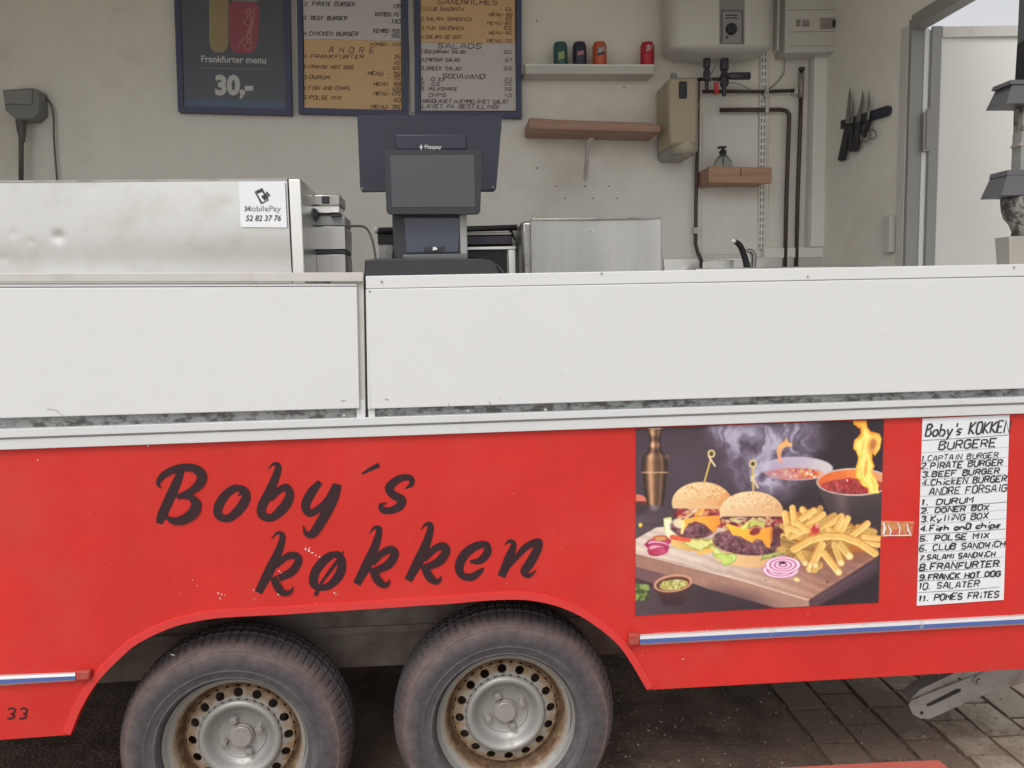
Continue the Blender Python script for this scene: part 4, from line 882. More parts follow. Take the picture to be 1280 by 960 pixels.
tube('valve_body', [P(905,95,YB-.14),P(915,95,YB-.16),P(937,95,YB-.16)], [.012,.018,.018], M_valve, t, 14); box('red_lever', tuple(P(893.5,117,YB-.17)), tuple(P(898.5,103,YB-.17)+Vector((0,.015,0))), M_redp, t, .002)
tube('thermo_wire', [P(903,66,YB-.15),P(893,85,YB-.15),P(889,100,YB-.14),P(920,104,YB-.14),P(938,112,YB-.13)], .003, M_grey, t, 6, 4)
# water pipes
t = wt('water_pipes', 'brown copper water pipes running round the wall beside the sink', 'pipes', 940, 200)
yp = YB-.035
for nm, pts, r_ in (('pipe', [P(874,99,yp-.01),P(890,99,yp-.05),P(905,99,yp-.09)], .009), ('pipe', [P(878,114.5,yp),P(956,114.5,yp),P(999,113,yp)], .009),
    ('pipe', [P(1002,87,yp),P(1000.5,150,yp),P(997,250,yp),P(995,345,yp)], .0105), ('pipe', [P(900,137.5,yp),P(975,137,yp),P(983,138.5,yp),P(986.5,143,yp),P(986,160,yp),P(983,250,yp),P(981,345,yp)], .0105),
    ('pipe', [P(872.5,98,yp-.01),P(872,180,yp),P(870,250,yp),P(869.5,305,yp),P(872,315,yp),P(876.5,325,yp),P(879,345,yp)], .0095)):
    tube(nm, pts, r_, M_pipe, t, 12)
tube('pipe_sleeve', [P(1001.5,92,yp),P(1000.8,122,yp)], .015, M_galv, t, 12); tube('pipe_cap', [P(1002,84.5,yp),P(1002,88,yp)], .016, M_pipe, t, 12)
for x, y in ((959,114),(959,137),(871,131),(870,288),(995.5,113.5),(958,118)): 
    q = P(x,y,yp-.012); box('pipe_clip', (q.x-.009,q.y-.004,q.z-.016), (q.x+.009,YB-.001,q.z+.016), M_box, t, .003)
# slotted shelf upright
sl_ = wt('slotted_rail', 'white slotted steel shelf upright beside the soap shelf', 'rail', 950, 160)
bm = bmesh.new(); top, bot = P(956.5,-40,YB-.022), P(951.5,311,YB-.022); w_ = .0165
bprism(bm, [(bot.x-w_,YB-.022,bot.z),(bot.x+w_,YB-.022,bot.z),(top.x+w_,YB-.022,top.z),(top.x-w_,YB-.022,top.z)], Vector((0,.021,0))); link('upright', bm, M_wallw, sl_, bevel=.002)
bm = bmesh.new(); n = 42
for k in range(n):
    f = (k+.5)/n; q = bot.lerp(top, f); h = .0105
    for dx in (-.0075,.0075): bbox(bm, (q.x+dx-.0022,YB-.0228,q.z-h), (q.x+dx+.0022,YB-.0215,q.z+h))
link('slots', bm, M_pipe, sl_)
# wall boards behind the sink, seams and trims
pbox('wall_board', 878,144,947,318, YB-.006, .005, M_wallw, TR, 0); pbox('wall_board', 962,-20,976,300, YB-.006, .005, M_wall, TR, 0)
slab('cable_duct', [(1013.5,309),(1034,308),(1041.5,68),(1018.5,68)], YB-.05, .048, M_wallw, TR, .004)
slab('wall_seam', [(1005,309),(1008,309),(1013,68),(1011,68)], YB-.003, .002, M_alu, TR, 0)
pbox('wall_ledge', 955,309.5,1030,322, YB-.04, .038, M_wallw, TR, .002)
# fuse box
t = wt('fuse_box', 'white electrical fuse box in the upper corner of the back wall', 'fuse box', 1012, 30)
slab('box_body', [(981,66),(1049,65),(1051,-60),(983,-60)], YB-.13, .128, M_box, t, .006)
slab('side_plate', [(971,62),(981,66),(983,-60),(973,-60)], YB-.06, .058, M_wall, t, .003)  # side plate of the box, in the wall panel colour
bm = bmesh.new()
for y in (12.5,40): ribbon(bm, [(984,y,.9),(1048,y-.8,.9)], YB-.13, .001)
for x in range(986,1047,6): ribbon(bm, [(x,57.5,1.2),(x+4,57.5,1.2)], YB-.13, .001)
link('panel_lines', bm, M_galv, t)
for q in ([(995,33),(1001,33),(1001,24.5),(995,24.5)], [(1003,33.5),(1012,33.5),(1012,24.5),(1003,24.5)], [(1025,36.5),(1046.5,36),(1046.5,22),(1025,22.5)]):
    slab('breaker_window', q, YB-.1315, .001, M_galv if q[0][0] != 995 else M_grey, t, 0)
slab('breaker_switch', [(1041,33),(1045,33),(1045,25),(1041,25)], YB-.136, .005, M_black, t, 0)
tag(tube('thin_wall_cable', [P(980,66,yp),P(980.5,86,yp),P(979,93,yp),P(970,104,yp),P(960,112,yp)], .0035, M_galv, None, 8, 4), 'thin grey cable from the fuse box down to the copper pipe', 'cable')
t = wt('junction_box', 'small white junction box in the corner under the knife rack', 'box', 1040, 220)
pbox('base', 1030,204,1041,236, YB-.05, .05, M_box, t, .003); pbox('cover', 1040.5,203,1050,235, YB-.10, .09, M_box, t, .004)
# wood box shelf with soap
YW = YB-.19
t = wt('soap_shelf', 'small pine box shelf that holds the soap bottle', 'shelf', 920, 220)
slab('shelf_front', [(886,228),(964.5,229),(965,209.5),(886,207.5)], YW, .03, M_wood, t, .002)
xl_, xr_ = P(886,220,YW).x, P(964.5,220,YW).x; z0_, z1_ = P(900,227.5,YW).z, P(900,208.5,YW).z
box('shelf_side', (xl_,YW+.031,z0_), (xl_+.02,YB-.001,z1_), M_wood2, t); box('shelf_side', (xr_-.02,YW+.031,z0_), (xr_,YB-.001,z1_), M_wood, t); box('shelf_bottom', (xl_+.021,YW+.031,z0_), (xr_-.021,YB-.001,z0_+.015), M_wood, t)
slab('crack', [(925.5,221),(926.3,221),(927,211),(925.8,210)], YW-.0006, .0006, M_dark, t, 0)
yk = YW+.06; q = P(903.5,208.5,yk); t = empty('soap_bottle', (q.x,yk,z0_+.016), 'clear soap bottle with black pump on the small pine shelf', 'bottle')
zb_ = z0_+.016; zt_ = P(903.5,193,yk).z; zp = P(903.5,184,yk).z; rb_ = P(915,205,yk).x-q.x
bm = bmesh.new(); H_ = zt_-zb_; lathe_bm(bm, [(rb_*.8,0),(rb_*.98,.01),(rb_,H_*.55),(rb_*.86,H_*.75),(rb_*.5,H_*.93),(rb_*.28,H_)], (q.x,yk,zb_), 28, 'z'); link('glass_body', bm, M_glass, t, smooth=True)
lathe('pump_collar', [(rb_*.36,0),(rb_*.42,.012),(rb_*.25,.022),(rb_*.12,.028),(rb_*.12,zp-zt_)], (q.x,yk,zt_), M_black, t, 16)
tube('pump_spout', [(q.x-.028,yk-.01,zp-.004),(q.x,yk,zp),(q.x+.016,yk,zp)], .006, M_black, t, 8)
tube('dip_tube', [(q.x+.002,yk,zb_+.01),(q.x,yk,zt_)], .003, M_black, t, 8)
# sink bench and tap
t = empty('sink_bench', (P(925,330,YB-.3).x,YB-.3,.7), 'stainless sink bench along the back wall under the soap shelf', 'sink')
zk = P(925,334,YB-.3).z
xs0, xs1 = P(828,330,YB).x, XE-.005
box('bench_top', (xs0,YB-.55,zk-.05), (xs1,YB-.006,zk-.012), M_steel, t, .004); box('splashback', (xs0,YB-.030,zk-.0115), (P(1030,325,YB).x,YB-.008,P(925,322,YB).z), M_steel, t, .003)
box('bench_cabinet', (xs0+.02,YB-.5,.701), (xs1-.02,YB-.03,zk-.051), M_box, t)
YT = YB-.35
pbox('basin_edge', 888,325.5,917,342, YT+.08, .12, M_steel, t); 
t = empty('tap', (P(930,335,YT).x,YT,zk-.011), 'dark chrome sink tap with a raised lever under the soap shelf', 'tap')
tube('lever', [P(917.5,301,YT-.04),P(925,307,YT-.03),P(931,322,YT-.01),P(936,342,YT)], [.011,.014,.015,.017], M_black, t, 12, 3)
lathe('lever_tip', [(.0,-.006),(.010,-.004),(.010,.003)], P(917.3,301.5,YT-.055), M_steel, t, seg=12, axis='y', cap=False)
tube('spout', [P(931,315,YT+.03),P(938,313.5,YT+.03),P(942.5,319,YT+.03),P(942,330,YT+.03),P(941,342,YT+.03)], [.008,.011,.012,.012,.012], M_steeld, t, 12, 3)
slab('tap_body', [(930,342),(941,342),(938,318),(932,313)], YT+.01, .03, M_steel, t, .004)
# knife rack on the end wall
xk = XE-.016
t = empty('knife_rack', PX(1080,150,XE-.005), 'black magnetic knife bar on the end wall beside the door', 'knife rack')
def eslab(name, px, X, th, m, parent, bevel=0):
    bm = bmesh.new(); bprism(bm, [PX(a,b,X) for a,b in px], Vector((th,0,0))); return link(name, bm, m, parent, bevel=bevel)
eslab('magnet_bar', [(1050.5,151),(1108,132),(1111,134),(1111,141),(1108,145),(1050.5,161.5)], xk, .015, M_blue, t, .001)
kn = [((1062,109,1060,152,1051,202),3.2,6,'long dark handled knife, leftmost on the magnetic bar'),((1066,122,1064,155,1062,190),2,3.6,'short slim knife, second from the left on the magnetic bar'),((1078,113,1073,150,1068,190),3.4,5.5,'broad bladed knife with dark handle in the middle of the bar'),((1086,113,1085,148,1079,172),2.2,3.6,'thin knife, second from the right on the magnetic bar')]
for (x0,y0,x1,y1,x2,y2), wb_, wh, lab in kn:
    k = empty('kitchen_knife', PX(x1,y1,xk-.003), lab, 'knife', 'knives on the magnetic bar')
    dx, dy = x1-x0, y1-y0; eslab('blade', [(x0,y0),(x0-wb_*.7,y0+14),(x1-wb_,y1+2),(x1+wb_*.4,y1+2),(x0+wb_*.5,y0+12)], xk-.0045, .003, M_steeld, k)
    eslab('handle', [(x1-wh*.6,y1+2),(x1+wh*.5,y1+2),(x2+wh*.5,y2-2),(x2,y2),(x2-wh*.7,y2-2)], xk-.014, .013, M_black, k, .001)
k = empty('kitchen_scissors', PX(1088,160,xk-.003), 'pale ringed scissors hanging at the right of the knives', 'scissors')
for cx_, cy_ in ((1081,172),(1090,168)):
    tube('finger_ring', [PX(cx_+5*math.cos(a_*PI/6), cy_+6*math.sin(a_*PI/6), xk-.008) for a_ in range(13)], .004, M_steeld, k, 6)
tube('scissor_blade', [PX(1084,165,xk-.006),PX(1086,145,xk-.006),PX(1087,128,xk-.006)], .004, M_steeld, k, 6)
# ================================================================== LIST SHEET ON THE SKIRT
Y = -.0025
ls = slab('menu_list', [(1146,757.3),(1254.6,749.8),(1262,518.5),(1153.2,523.3)], Y, .0012, M_sheet, None, 0)
tag(ls, 'white handwritten price list sheet on the red panel right of the food picture', 'menu sheet')
O = (1130,510); sc = 3.693
def X_(x): return O[0]+x/sc
def Y_(y): return O[1]+y/sc
rows = [("Boby's KOKKEN",98,132,484,54,5.6),('BURGERE',160,192,420,36,4.8),('1.CAPTAIN BURGER',78,246,432,24,3),('2.PIRATE BURGER',78,283,452,27,4.2),('3.BEEF BURGER',84,320,438,24,4.2),('4.ChickEN BURGER',82,359,470,28,4.2),('ANDRE FORSAIG',116,402,470,32,3.8),('1. DURUM',78,450,316,26,4.4),('2. DÖNER BOX',78,486,390,24,4.4),('3.KylliNG BOX',78,526,386,26,4.2),('4.Fish anD chips',76,570,444,26,5),('5. POLSE MIX',72,617,390,25,4.4),('6. CLUB SANDWiCH',70,660,464,26,4.2),('7.SALAMI SANDWiCH',70,703,418,23,4),('8.FRANFURTER',70,750,436,28,4.8),('9.FRANCK HOT DOG',72,795,442,24,4.8),('10. SALATER',66,838,344,28,3.8),('11. POMES FRiTES',66,893,436,28,4.2)]
bm = bmesh.new()
for s, x0, y, x1, h, w in rows:
    hand(bm, s, X_(x0), Y_(y), X_(x1), h/sc, Y, w/sc*1.35, -.052, .22, .8)
tag(link('handwriting', bm, M_ink, ls), kind='stuff')
for k, (y, dk) in enumerate(((150,2),(206,0),(252,0),(292,0),(330,0),(360,0),(408,0),(460,2),(496,0),(536,0),(584,2),(628,0),(668,0),(712,0),(756,1),(800,1),(852,1))):
    bm = bmesh.new(); ribbon(bm, [(X_(84-k*1.3),Y_(y),(3.4 if dk == 2 else 2.2)/sc),(X_(280),Y_(y-11),2.6/sc),(X_(484-k*1.5 - (18 if dk == 1 else 0)),Y_(y-26),(3.2 if dk == 2 else 2)/sc)], Y, .0007)
    link('ruled_line', bm, M_line if dk else M_lineg, ls)
# ================================================================== FOOD PICTURE
def paint():
    """paints the printed picture in numpy, in the coordinates of a 1224x960 study of it"""
    rng = np.random.RandomState(3); NX, NY = 470, 360
    u, v = np.meshgrid(np.linspace(0,1,NX), np.linspace(0,1,NY))
    TL, TR_, BR, BL = map(np.array, ((38.,60.),(1205.,17.),(1180.,878.),(35.,940.)))
    Q = ((1-u)*(1-v))[...,None]*TL + (u*(1-v))[...,None]*TR_ + (u*v)[...,None]*BR + ((1-u)*v)[...,None]*BL
    x, y = Q[...,0], Q[...,1]
    img = np.zeros((NY,NX,3)); 
    def vn(sx, sy, seed, dx=0, dy=0):
        r = np.random.RandomState(seed).rand(64,64); a = (x+dx)/sx; b = (y+dy)/sy; i = np.floor(a).astype(int); j = np.floor(b).astype(int); f = a-i; g = b-j; f = f*f*(3-2*f); g = g*g*(3-2*g)
        R = lambda p, q: r[q % 64, p % 64]
        return (R(i,j)*(1-f)+R(i+1,j)*f)*(1-g)+(R(i,j+1)*(1-f)+R(i+1,j+1)*f)*g
    def fbm(s, seed, asp=1, oct=4, dx=0, dy=0): return sum(vn(s/2**k, s*asp/2**k, seed+k, dx, dy)*.5**(k+1) for k in range(oct))/(1-.5**oct)
    def sm(d, w=2.0): return np.clip(.5-d/w, 0, 1)
    def put(m, c, a=1.0):
        nonlocal img
        c = np.array(c, float); img = img*(1-(m*a)[...,None]) + (c if c.ndim > 1 else c[None,None])*(m*a)[...,None]
    def ell(cx, cy, rx, ry, ang=0, w=2.5):
        c, s = math.cos(math.radians(ang)), math.sin(math.radians(ang)); X = (x-cx)*c+(y-cy)*s; Y = -(x-cx)*s+(y-cy)*c
        return sm((np.hypot(X/rx, Y/ry)-1)*min(rx,ry), w)
    def poly(pts, w=2.5, wob=0, seed=1):
        xx, yy = x, y
        if wob: xx = x+(fbm(26,seed)-.5)*wob*2; yy = y+(fbm(26,seed+9)-.5)*wob*2
        ins = np.zeros(x.shape, bool); d = np.full(x.shape, 1e9); n = len(pts)
        for i in range(n):
            x0, y0 = pts[i]; x1, y1 = pts[(i+1) % n]
            c = ((y0 > yy) != (y1 > yy)); ins ^= c & (xx < (x1-x0)*(yy-y0)/((y1-y0) if y1 != y0 else 1e-9)+x0)
            t = np.clip(((xx-x0)*(x1-x0)+(yy-y0)*(y1-y0))/((x1-x0)**2+(y1-y0)**2+1e-9), 0, 1); d = np.minimum(d, np.hypot(xx-x0-t*(x1-x0), yy-y0-t*(y1-y0)))
        return sm(np.where(ins, -d, d), w), np.where(ins, d, 0)
    def cap(x0, y0, x1, y1, r, w=2.5):
        t = np.clip(((x-x0)*(x1-x0)+(y-y0)*(y1-y0))/((x1-x0)**2+(y1-y0)**2+1e-9), 0, 1); dx = x-x0-t*(x1-x0); dy = y-y0-t*(y1-y0); d = np.hypot(dx, dy)
        L = math.hypot(x1-x0, y1-y0); sd = ((x-x0)*(y1-y0)-(y-y0)*(x1-x0))/L/r
        return sm(d-r, w), sd, t
    def mixc(a, b, t): t = np.clip(t, 0, 1)[...,None]; return np.array(a, float)*(1-t)+np.array(b, float)*t
    f1 = fbm(90, 5)
    img[:] = mixc((80,68,78), (58,47,55), (x-100)/900) * (.95+.1*f1)[...,None]
    put(ell(330,250,260,170,0,160), (92,80,92), .6)
    # table
    tm = sm(430-y+ (x*0), 90); put(tm, mixc((96,84,90), (70,58,66), (x+y*.6-300)/700)*(.9+.2*fbm(160,11,.25))[...,None])
    put(sm(np.abs(y-(520-.15*x))-2, 5)*(x < 260), (60,48,56), .5)
    # copper bottle
    prof = [(56,36),(72,36),(84,31),(100,27),(118,24),(136,30),(150,26),(166,34),(184,52),(200,58),(222,60),(250,60),(256,63),(266,60),(268,56),(330,50),(392,42),(410,40),(418,36)]
    hw_ = np.interp(y, [p[0] for p in prof], [p[1] for p in prof]); uu = (x-124)/hw_
    m = sm((np.abs(uu)-1)*hw_, 5)*(sm(56-y,3))*(sm(y-418,16))
    sh = .55+.5*np.exp(-((uu+.35)/.28)**2)+.22*np.exp(-((uu-.55)/.12)**2)-.25*uu**2
    sh = sh*(.85+.25*np.sin(y/9.5)*np.exp(-((y-130)/60)**2)); put(m, np.array((214,168,138))[None,None]*sh[...,None]); put(ell(124,58,37,5), (215,190,170), .8)
    put(sm(np.abs(y-262)-3,3)*m, (216,180,150), .7); put(ell(180,188,12,10,0,8), (130,105,95), .6); put(ell(122,428,20,12,0,14), (150,140,142), .6)
    # left red bowl
    put(ell(40,392,45,28,0,4), (206,120,108)); put(ell(36,400,50,22,0,6)*sm(396-y,3), (120,66,62)); put(ell(30,430,60,30,0,20), (70,52,58), .7)
    # rear pan
    def pan(cx, cy, rx, ry, h, inner, body, rimc, taper=.62):
        t_ = np.clip((y-cy)/h, 0, 1); hw2 = rx*(1-(1-taper)*t_**1.3); m = sm((np.abs(x-cx)/np.maximum(hw2,1)-1)*hw2, 4)*sm(cy-y,2)*sm(y-cy-h,8)
        put(m, mixc(body, np.array(body)*.72, t_)*(1.0+.22*np.exp(-(((x-cx)/rx+.35)/.22)**2))[...,None]); put(ell(cx,cy,rx+3,ry+3), rimc); return ell(cx,cy,rx-4,ry-4)
    m = pan(790,244,168,52,150,None,(84,72,82),(178,172,184)); put(m, mixc((170,150,172), (196,190,196), (x-700)/230)); put(ell(775,268,128,27,0,10), (190,96,84), .95)
    for _ in range(150):
        a = rng.rand()*2*PI; r = rng.rand()**.5; cx, cy = 790+115*r*math.cos(a), 268+20*r*math.sin(a); c = [(214,96,78),(232,150,92),(205,80,86),(236,210,190),(222,176,60),(160,60,60)][rng.randint(6)]; put(ell(cx,cy,rng.uniform(4,10),rng.uniform(3,7),rng.uniform(0,90)), c, .85)
    put(ell(600,330,50,70,0,60), (84,72,88), .6)
    # smoke
    w1 = x+(fbm(110,21)-.5)*120; w2 = y+(fbm(110,31)-.5)*120
    n = fbm(70, 41, 1.4, 4, (fbm(120,22)-.5)*160, (fbm(120,32)-.5)*160); ridg = 1-np.abs(2*n-1)
    dens = ell(650,170,150,175,12,170)*.85+ell(500,95,110,70,20,80)*.55+ell(430,60,60,40,25,40)*.4+ell(800,90,110,110,0,110)*.45+ell(640,290,60,60,0,60)*.5
    sm_ = np.clip(dens, 0, 1)*np.clip(.25+1.25*(ridg-.45)+.55*(n-.3), 0, 1); put(sm_, (166,162,186), .9); put(np.clip(dens,0,1)*np.clip((ridg-.82)*4,0,1), (196,194,212), .5)
    put(ell(860,120,50,60,0,40), (98,88,102), .5)
    # rear small flame
    m, d = poly([(700,215),(692,160),(705,130),(728,118),(738,98),(748,122),(768,128),(760,142),(738,142),(718,155),(712,185),(722,215)], 6); put(m, mixc((240,176,110), (226,150,140), (y-120)/100), .9)
    # front pan
    m = pan(1062,306,178,62,180,None,(92,80,84),(196,180,180),.55); put(m, mixc((214,110,66), (232,132,78), (x-920)/150)*(.92+.16*fbm(40,51))[...,None]); put(ell(1150,285,60,50,0,30)*m, (206,160,140), .6)
    put(ell(1062,330,160,40,0,8)*m, (150,70,70))
    for _ in range(210):
        a = rng.rand()*2*PI; r = rng.rand()**.5; cx, cy = 1055+135*r*math.cos(a), 330+26*r*math.sin(a)-8*(1-r); b = rng.uniform(.7,1.15); put(ell(cx,cy,rng.uniform(7,12),rng.uniform(5,8),rng.uniform(0,90)), (168*b,70*b,74*b), .9)
        if rng.rand() < .55: put(ell(cx-2,cy-2,2.4,1.8), (236,180,176), .8)
    put(ell(1034,300,17,14), (160,40,52)); put(ell(1028,298,5,7), (240,200,205), .9)
    put(poly([(905,345),(920,420),(960,450),(1190,450),(1190,358),(1062,366),(960,356)],5)[0]*.0, (0,0,0))
    put(ell(1000,400,60,22,70,30), (118,98,100), .5)
    # big flame
    fl = [(1050,20),(1120,20),(1125,50),(1140,70),(1180,80),(1195,105),(1188,150),(1160,185),(1148,170),(1150,205),(1160,230),(1148,260),(1165,290),(1180,320),(1178,345),(1185,358),(1130,362),(1128,335),(1100,325),(1085,300),(1068,285),(1072,235),(1080,190),(1068,160),(1056,150),(1060,110),(1090,85),(1092,60),(1060,42)]
    m, d = poly(fl, 4, 3, 61); 
    fc = mixc((230,138,50), (250,226,130), np.clip(d/22+1.0*(fbm(26,62,3)-.45)+.35*(y-100)/250, 0, 1)); put(m, fc)
    put(ell(1150,135,26,40,15,14), (216,140,80), .75); put(ell(1152,132,14,24,15,10), (150,90,72), .6)
    m, d = poly([(1122,190),(1128,215),(1125,262),(1112,285),(1106,262),(1112,225)], 5); put(m, (222,150,84), .8)
    for q in ([(1105,300),(1118,315),(1126,335)], [(1145,290),(1158,320),(1160,345)], [(1092,240),(1094,270),(1100,290)], [(1110,110),(1100,150),(1095,190)]):
        for a, b in zip(q, q[1:]): put(cap(*a,*b,3,3)[0], (214,150,50), .6)
    # fleck, book, herbs bottom left
    put(ell(58,508,9,10,20), (224,190,96))
    m, d = poly([(35,705),(150,735),(178,742),(120,790),(35,762)],3); put(m, (118,92,96)); put(cap(120,790,178,742,3)[0], (160,125,120), .8); put(cap(35,766,118,795,7)[0], (70,52,60))
    # cutting board
    top, _ = poly([(35,575),(130,520),(520,470),(1180,575),(1172,660),(845,868),(480,760),(250,690),(35,640)], 3)
    grain = fbm(300, 71, .06, 3, y*2.2, -x*.33*0); gl = np.sin((y-.33*x)/7+6*fbm(120,75)); 
    bc = mixc((222,202,190), (172,132,118), (x-300)/620)*(.93+.10*gl*.5+.12*(fbm(60,77)-.5))[...,None]; put(top, bc)
    put(poly([(1180,575),(1172,640),(960,790),(700,700),(800,640)],20)[0]*top, (128,98,96), .5)
    side, _ = poly([(35,638),(250,690),(480,760),(845,866),(850,898),(690,905),(400,822),(200,750),(35,705)],3); put(side, mixc((150,118,108), (164,132,122), x/800)*(.95+.1*fbm(50,81))[...,None]); put(cap(35,640,480,758,3)[0]*1, (232,212,202), .7); put(cap(480,758,845,866,4)[0], (220,190,172), .7)
    side2, _ = poly([(845,866),(1172,658),(1178,720),(880,900),(848,896)],3); put(side2, mixc((96,72,80), (84,66,76), (x-850)/300)); put(cap(900,850,1150,700,6,12)[0], (118,98,104), .4)
    sh_, _ = poly([(35,765),(120,800),(400,822),(690,908),(880,900),(1185,740),(1185,900),(35,960)],14); put(sh_, mixc((88,72,80), (56,44,52), (x-100)/500)*(.94+.12*fbm(80,83))[...,None]); put(ell(500,860,150,40,10,60), (78,62,72), .6)
    # herbs and dip bowl
    for _ in range(46): put(ell(30+rng.rand()*62, 795+rng.rand()*66, rng.uniform(8,18), rng.uniform(6,12), rng.uniform(0,180)), [(104,126,66),(84,98,58),(140,160,96),(76,78,58)][rng.randint(4)], .8)
    t_ = np.clip((y-785)/110,0,1); hw3 = 88*(1-.55*t_**1.5); put(sm((np.abs(x-208)/hw3-1)*hw3,4)*sm(785-y,3)*sm(y-890,12), mixc((96,66,66),(66,46,54),t_)); put(ell(208,785,90,42,-8), (196,146,122)); put(ell(208,787,78,33,-8), (98,70,64)); put(ell(212,793,66,25,-8), (176,162,104))
    for _ in range(90):
        a = rng.rand()*2*PI; r = rng.rand()**.5; put(ell(212+60*r*math.cos(a), 793+21*r*math.sin(a)-3, rng.uniform(4,9), rng.uniform(2,4), rng.uniform(0,180)), [(216,210,150),(150,146,74),(232,228,190),(120,116,62)][rng.randint(4)], .85)
    # burgers
    def bun(cx, cy, rx, ry, flat, c0, c1, seed, ang=0):
        m = ell(cx,cy,rx,ry,ang,3)*sm(y-flat-(x-cx)*math.tan(math.radians(ang)),4); X = (x-cx)/rx; Yy = (y-cy)/ry
        lum = np.clip(.62+.45*(-.45*X-.55*Yy)+.06*(fbm(20,seed)-.5), 0, 1); put(m, mixc(c1, c0, lum)); put(m*sm(flat-14-y+(x-cx)*math.tan(math.radians(ang)),12), (226,186,148), .45)
        for _ in range(130):
            a = rng.uniform(-.75,.8); b = -rng.uniform(.25,.93)*math.sqrt(max(0,1-a*a)); put(ell(cx+a*rx, cy+b*ry, 2.4, 3.6, rng.uniform(-40,40), 2), (246,222,180) if rng.rand() < .7 else (178,124,76), .8)
    def patty(cx, cy, rx, ry, seed):
        n = fbm(24, seed, 1, 4); m = ell(cx+(n-.5)*10, cy, rx, ry, 3, 6); lum = np.clip(.2+1.5*(n-.35)-.5*((y-cy)/ry)*.5, 0, 1); put(m, mixc((84,54,62), (172,136,146), lum))
        for _ in range(int(rx*1.1)):
            a = rng.rand()*2*PI; r = rng.rand()**.5*.92; q = (cx+rx*r*math.cos(a), cy+ry*r*math.sin(a)); put(ell(*q, rng.uniform(6,12), rng.uniform(4,8), rng.uniform(0,180), 6), (140,102,108) if rng.rand() < .5 else (92,60,68), .5); 
            if rng.rand() < .5: put(ell(q[0]-3,q[1]-3,3,2,0,3), (196,168,176), .6)
    def leaf(pts, seed, c0=(206,220,140), c1=(120,142,70)):
        m, d = poly(pts, 3, 8, seed); put(m, mixc(c1, c0, np.clip(d/10+1.2*(fbm(20,seed+2)-.45), 0, 1)))
    # rear burger
    leaf([(165,480),(200,470),(215,540),(225,575),(180,565),(168,530)], 91, (236,236,200), (176,190,120))
    put(ell(300,598,110,34,6,4), mixc((226,184,120), (190,140,92), (x-200)/200)); leaf([(250,570),(330,575),(395,575),(400,600),(340,628),(300,622),(255,600)], 92, (214,214,140), (140,140,80))
    put(cap(205,565,280,578,12)[0], (214,104,80)); patty(300,520,105,52,93)
    put(poly([(215,440),(420,430),(430,470),(400,505),(220,490)],3,8,94)[0], (128,62,70)); 
    for _ in range(50): put(ell(rng.uniform(215,430), rng.uniform(432,478), rng.uniform(8,20), rng.uniform(5,11), rng.uniform(-40,40), 4), [(150,58,72),(178,86,84),(206,150,110),(108,46,60),(224,200,170)][rng.randint(5)], .85)
    m, d = poly([(225,492),(300,470),(420,462),(430,500),(400,545),(380,530),(350,500),(310,490),(280,500),(250,552),(243,520)],3,3,95); put(m, mixc((246,180,90), (226,144,70), (x-250)/160)*(.95+.1*fbm(30,96))[...,None]); put(ell(235,500,28,22,20,6), (240,226,190), .8); put(cap(255,500,250,545,7)[0], (250,232,150), .7)
    put(ell(330,450,28,10,-30), (238,170,90), .9); bun(343,404,140,98,432,(232,200,158),(196,122,78),97,1)
    put(ell(460,400,30,60,0,40)*ell(343,404,140,98)*sm(y-432,3), (214,130,86), .6)
    # lower buns front burger
    put(ell(560,668,155,40,3,5), mixc((232,190,140), (206,160,124), (x-430)/260)*1.0); 
    leaf([(372,602),(400,612),(440,640),(500,650),(505,668),(470,700),(440,668),(400,660)], 101); leaf([(620,640),(690,620),(740,600),(742,640),(690,660),(650,668),(622,680)], 102, (170,180,110), (96,110,62)); leaf([(395,640),(450,650),(488,660),(470,695),(450,700),(430,680)],104,(190,214,120),(140,170,80))
    put(cap(330,640,385,628,10)[0], (232,180,104)); patty(565,586,172,66,103)
    put(poly([(425,480),(715,468),(728,560),(600,560),(470,540),(430,520)],3,8,105)[0], (112,56,66))
    for _ in range(90): put(ell(rng.uniform(432,722), rng.uniform(478,530), rng.uniform(8,22), rng.uniform(5,12), rng.uniform(-40,40), 4), [(150,58,72),(172,84,84),(196,150,118),(104,46,60),(206,196,150)][rng.randint(5)], .8)
    m, d = poly([(452,500),(490,510),(540,525),(600,530),(672,515),(675,560),(660,618),(645,612),(625,580),(600,572),(578,592),(545,578),(520,560),(488,555),(470,530)],3,3,106); put(m, mixc((250,190,80), (232,150,70), (x-460)/200)*(.95+.1*fbm(36,107))[...,None])
    put(poly([(520,520),(560,490),(575,482),(550,525),(530,532)],3)[0], (206,214,120)); put(poly([(575,482),(640,500),(632,520),(600,508),(560,520)],3)[0], (186,190,110)); put(poly([(470,478),(540,486),(520,500),(480,492)],3)[0], (196,190,140), .9); put(ell(590,540,26,16,-20,4), (120,52,62), .9); put(ell(700,560,34,56,0,20)*.6, (92,54,62))
    bun(574,448,150,98,468,(234,204,166),(190,126,88),110,0)
    # picks
    for (a, b, c, d_), (rx_, ry_) in (((352,312,383,200),(386,175)),((582,352,580,240),(580,222))):
        put(cap(a,b,c,d_,4)[0], (206,170,104)); put(ell(rx_,ry_,18,19), (214,190,140)); put(ell(rx_,ry_,10,11), (96,84,66))
    put(cap(374,188,403,232,4)[0], (222,204,168)); put(cap(572,282,604,332,4)[0], (216,194,150)); put(cap(592,270,572,300,3.5)[0], (222,200,150))
    # fries
    put(poly([(725,450),(800,440),(1000,470),(1140,560),(1180,600),(1120,640),(900,640),(760,640),(740,560)],10,10,120)[0], (176,120,66))
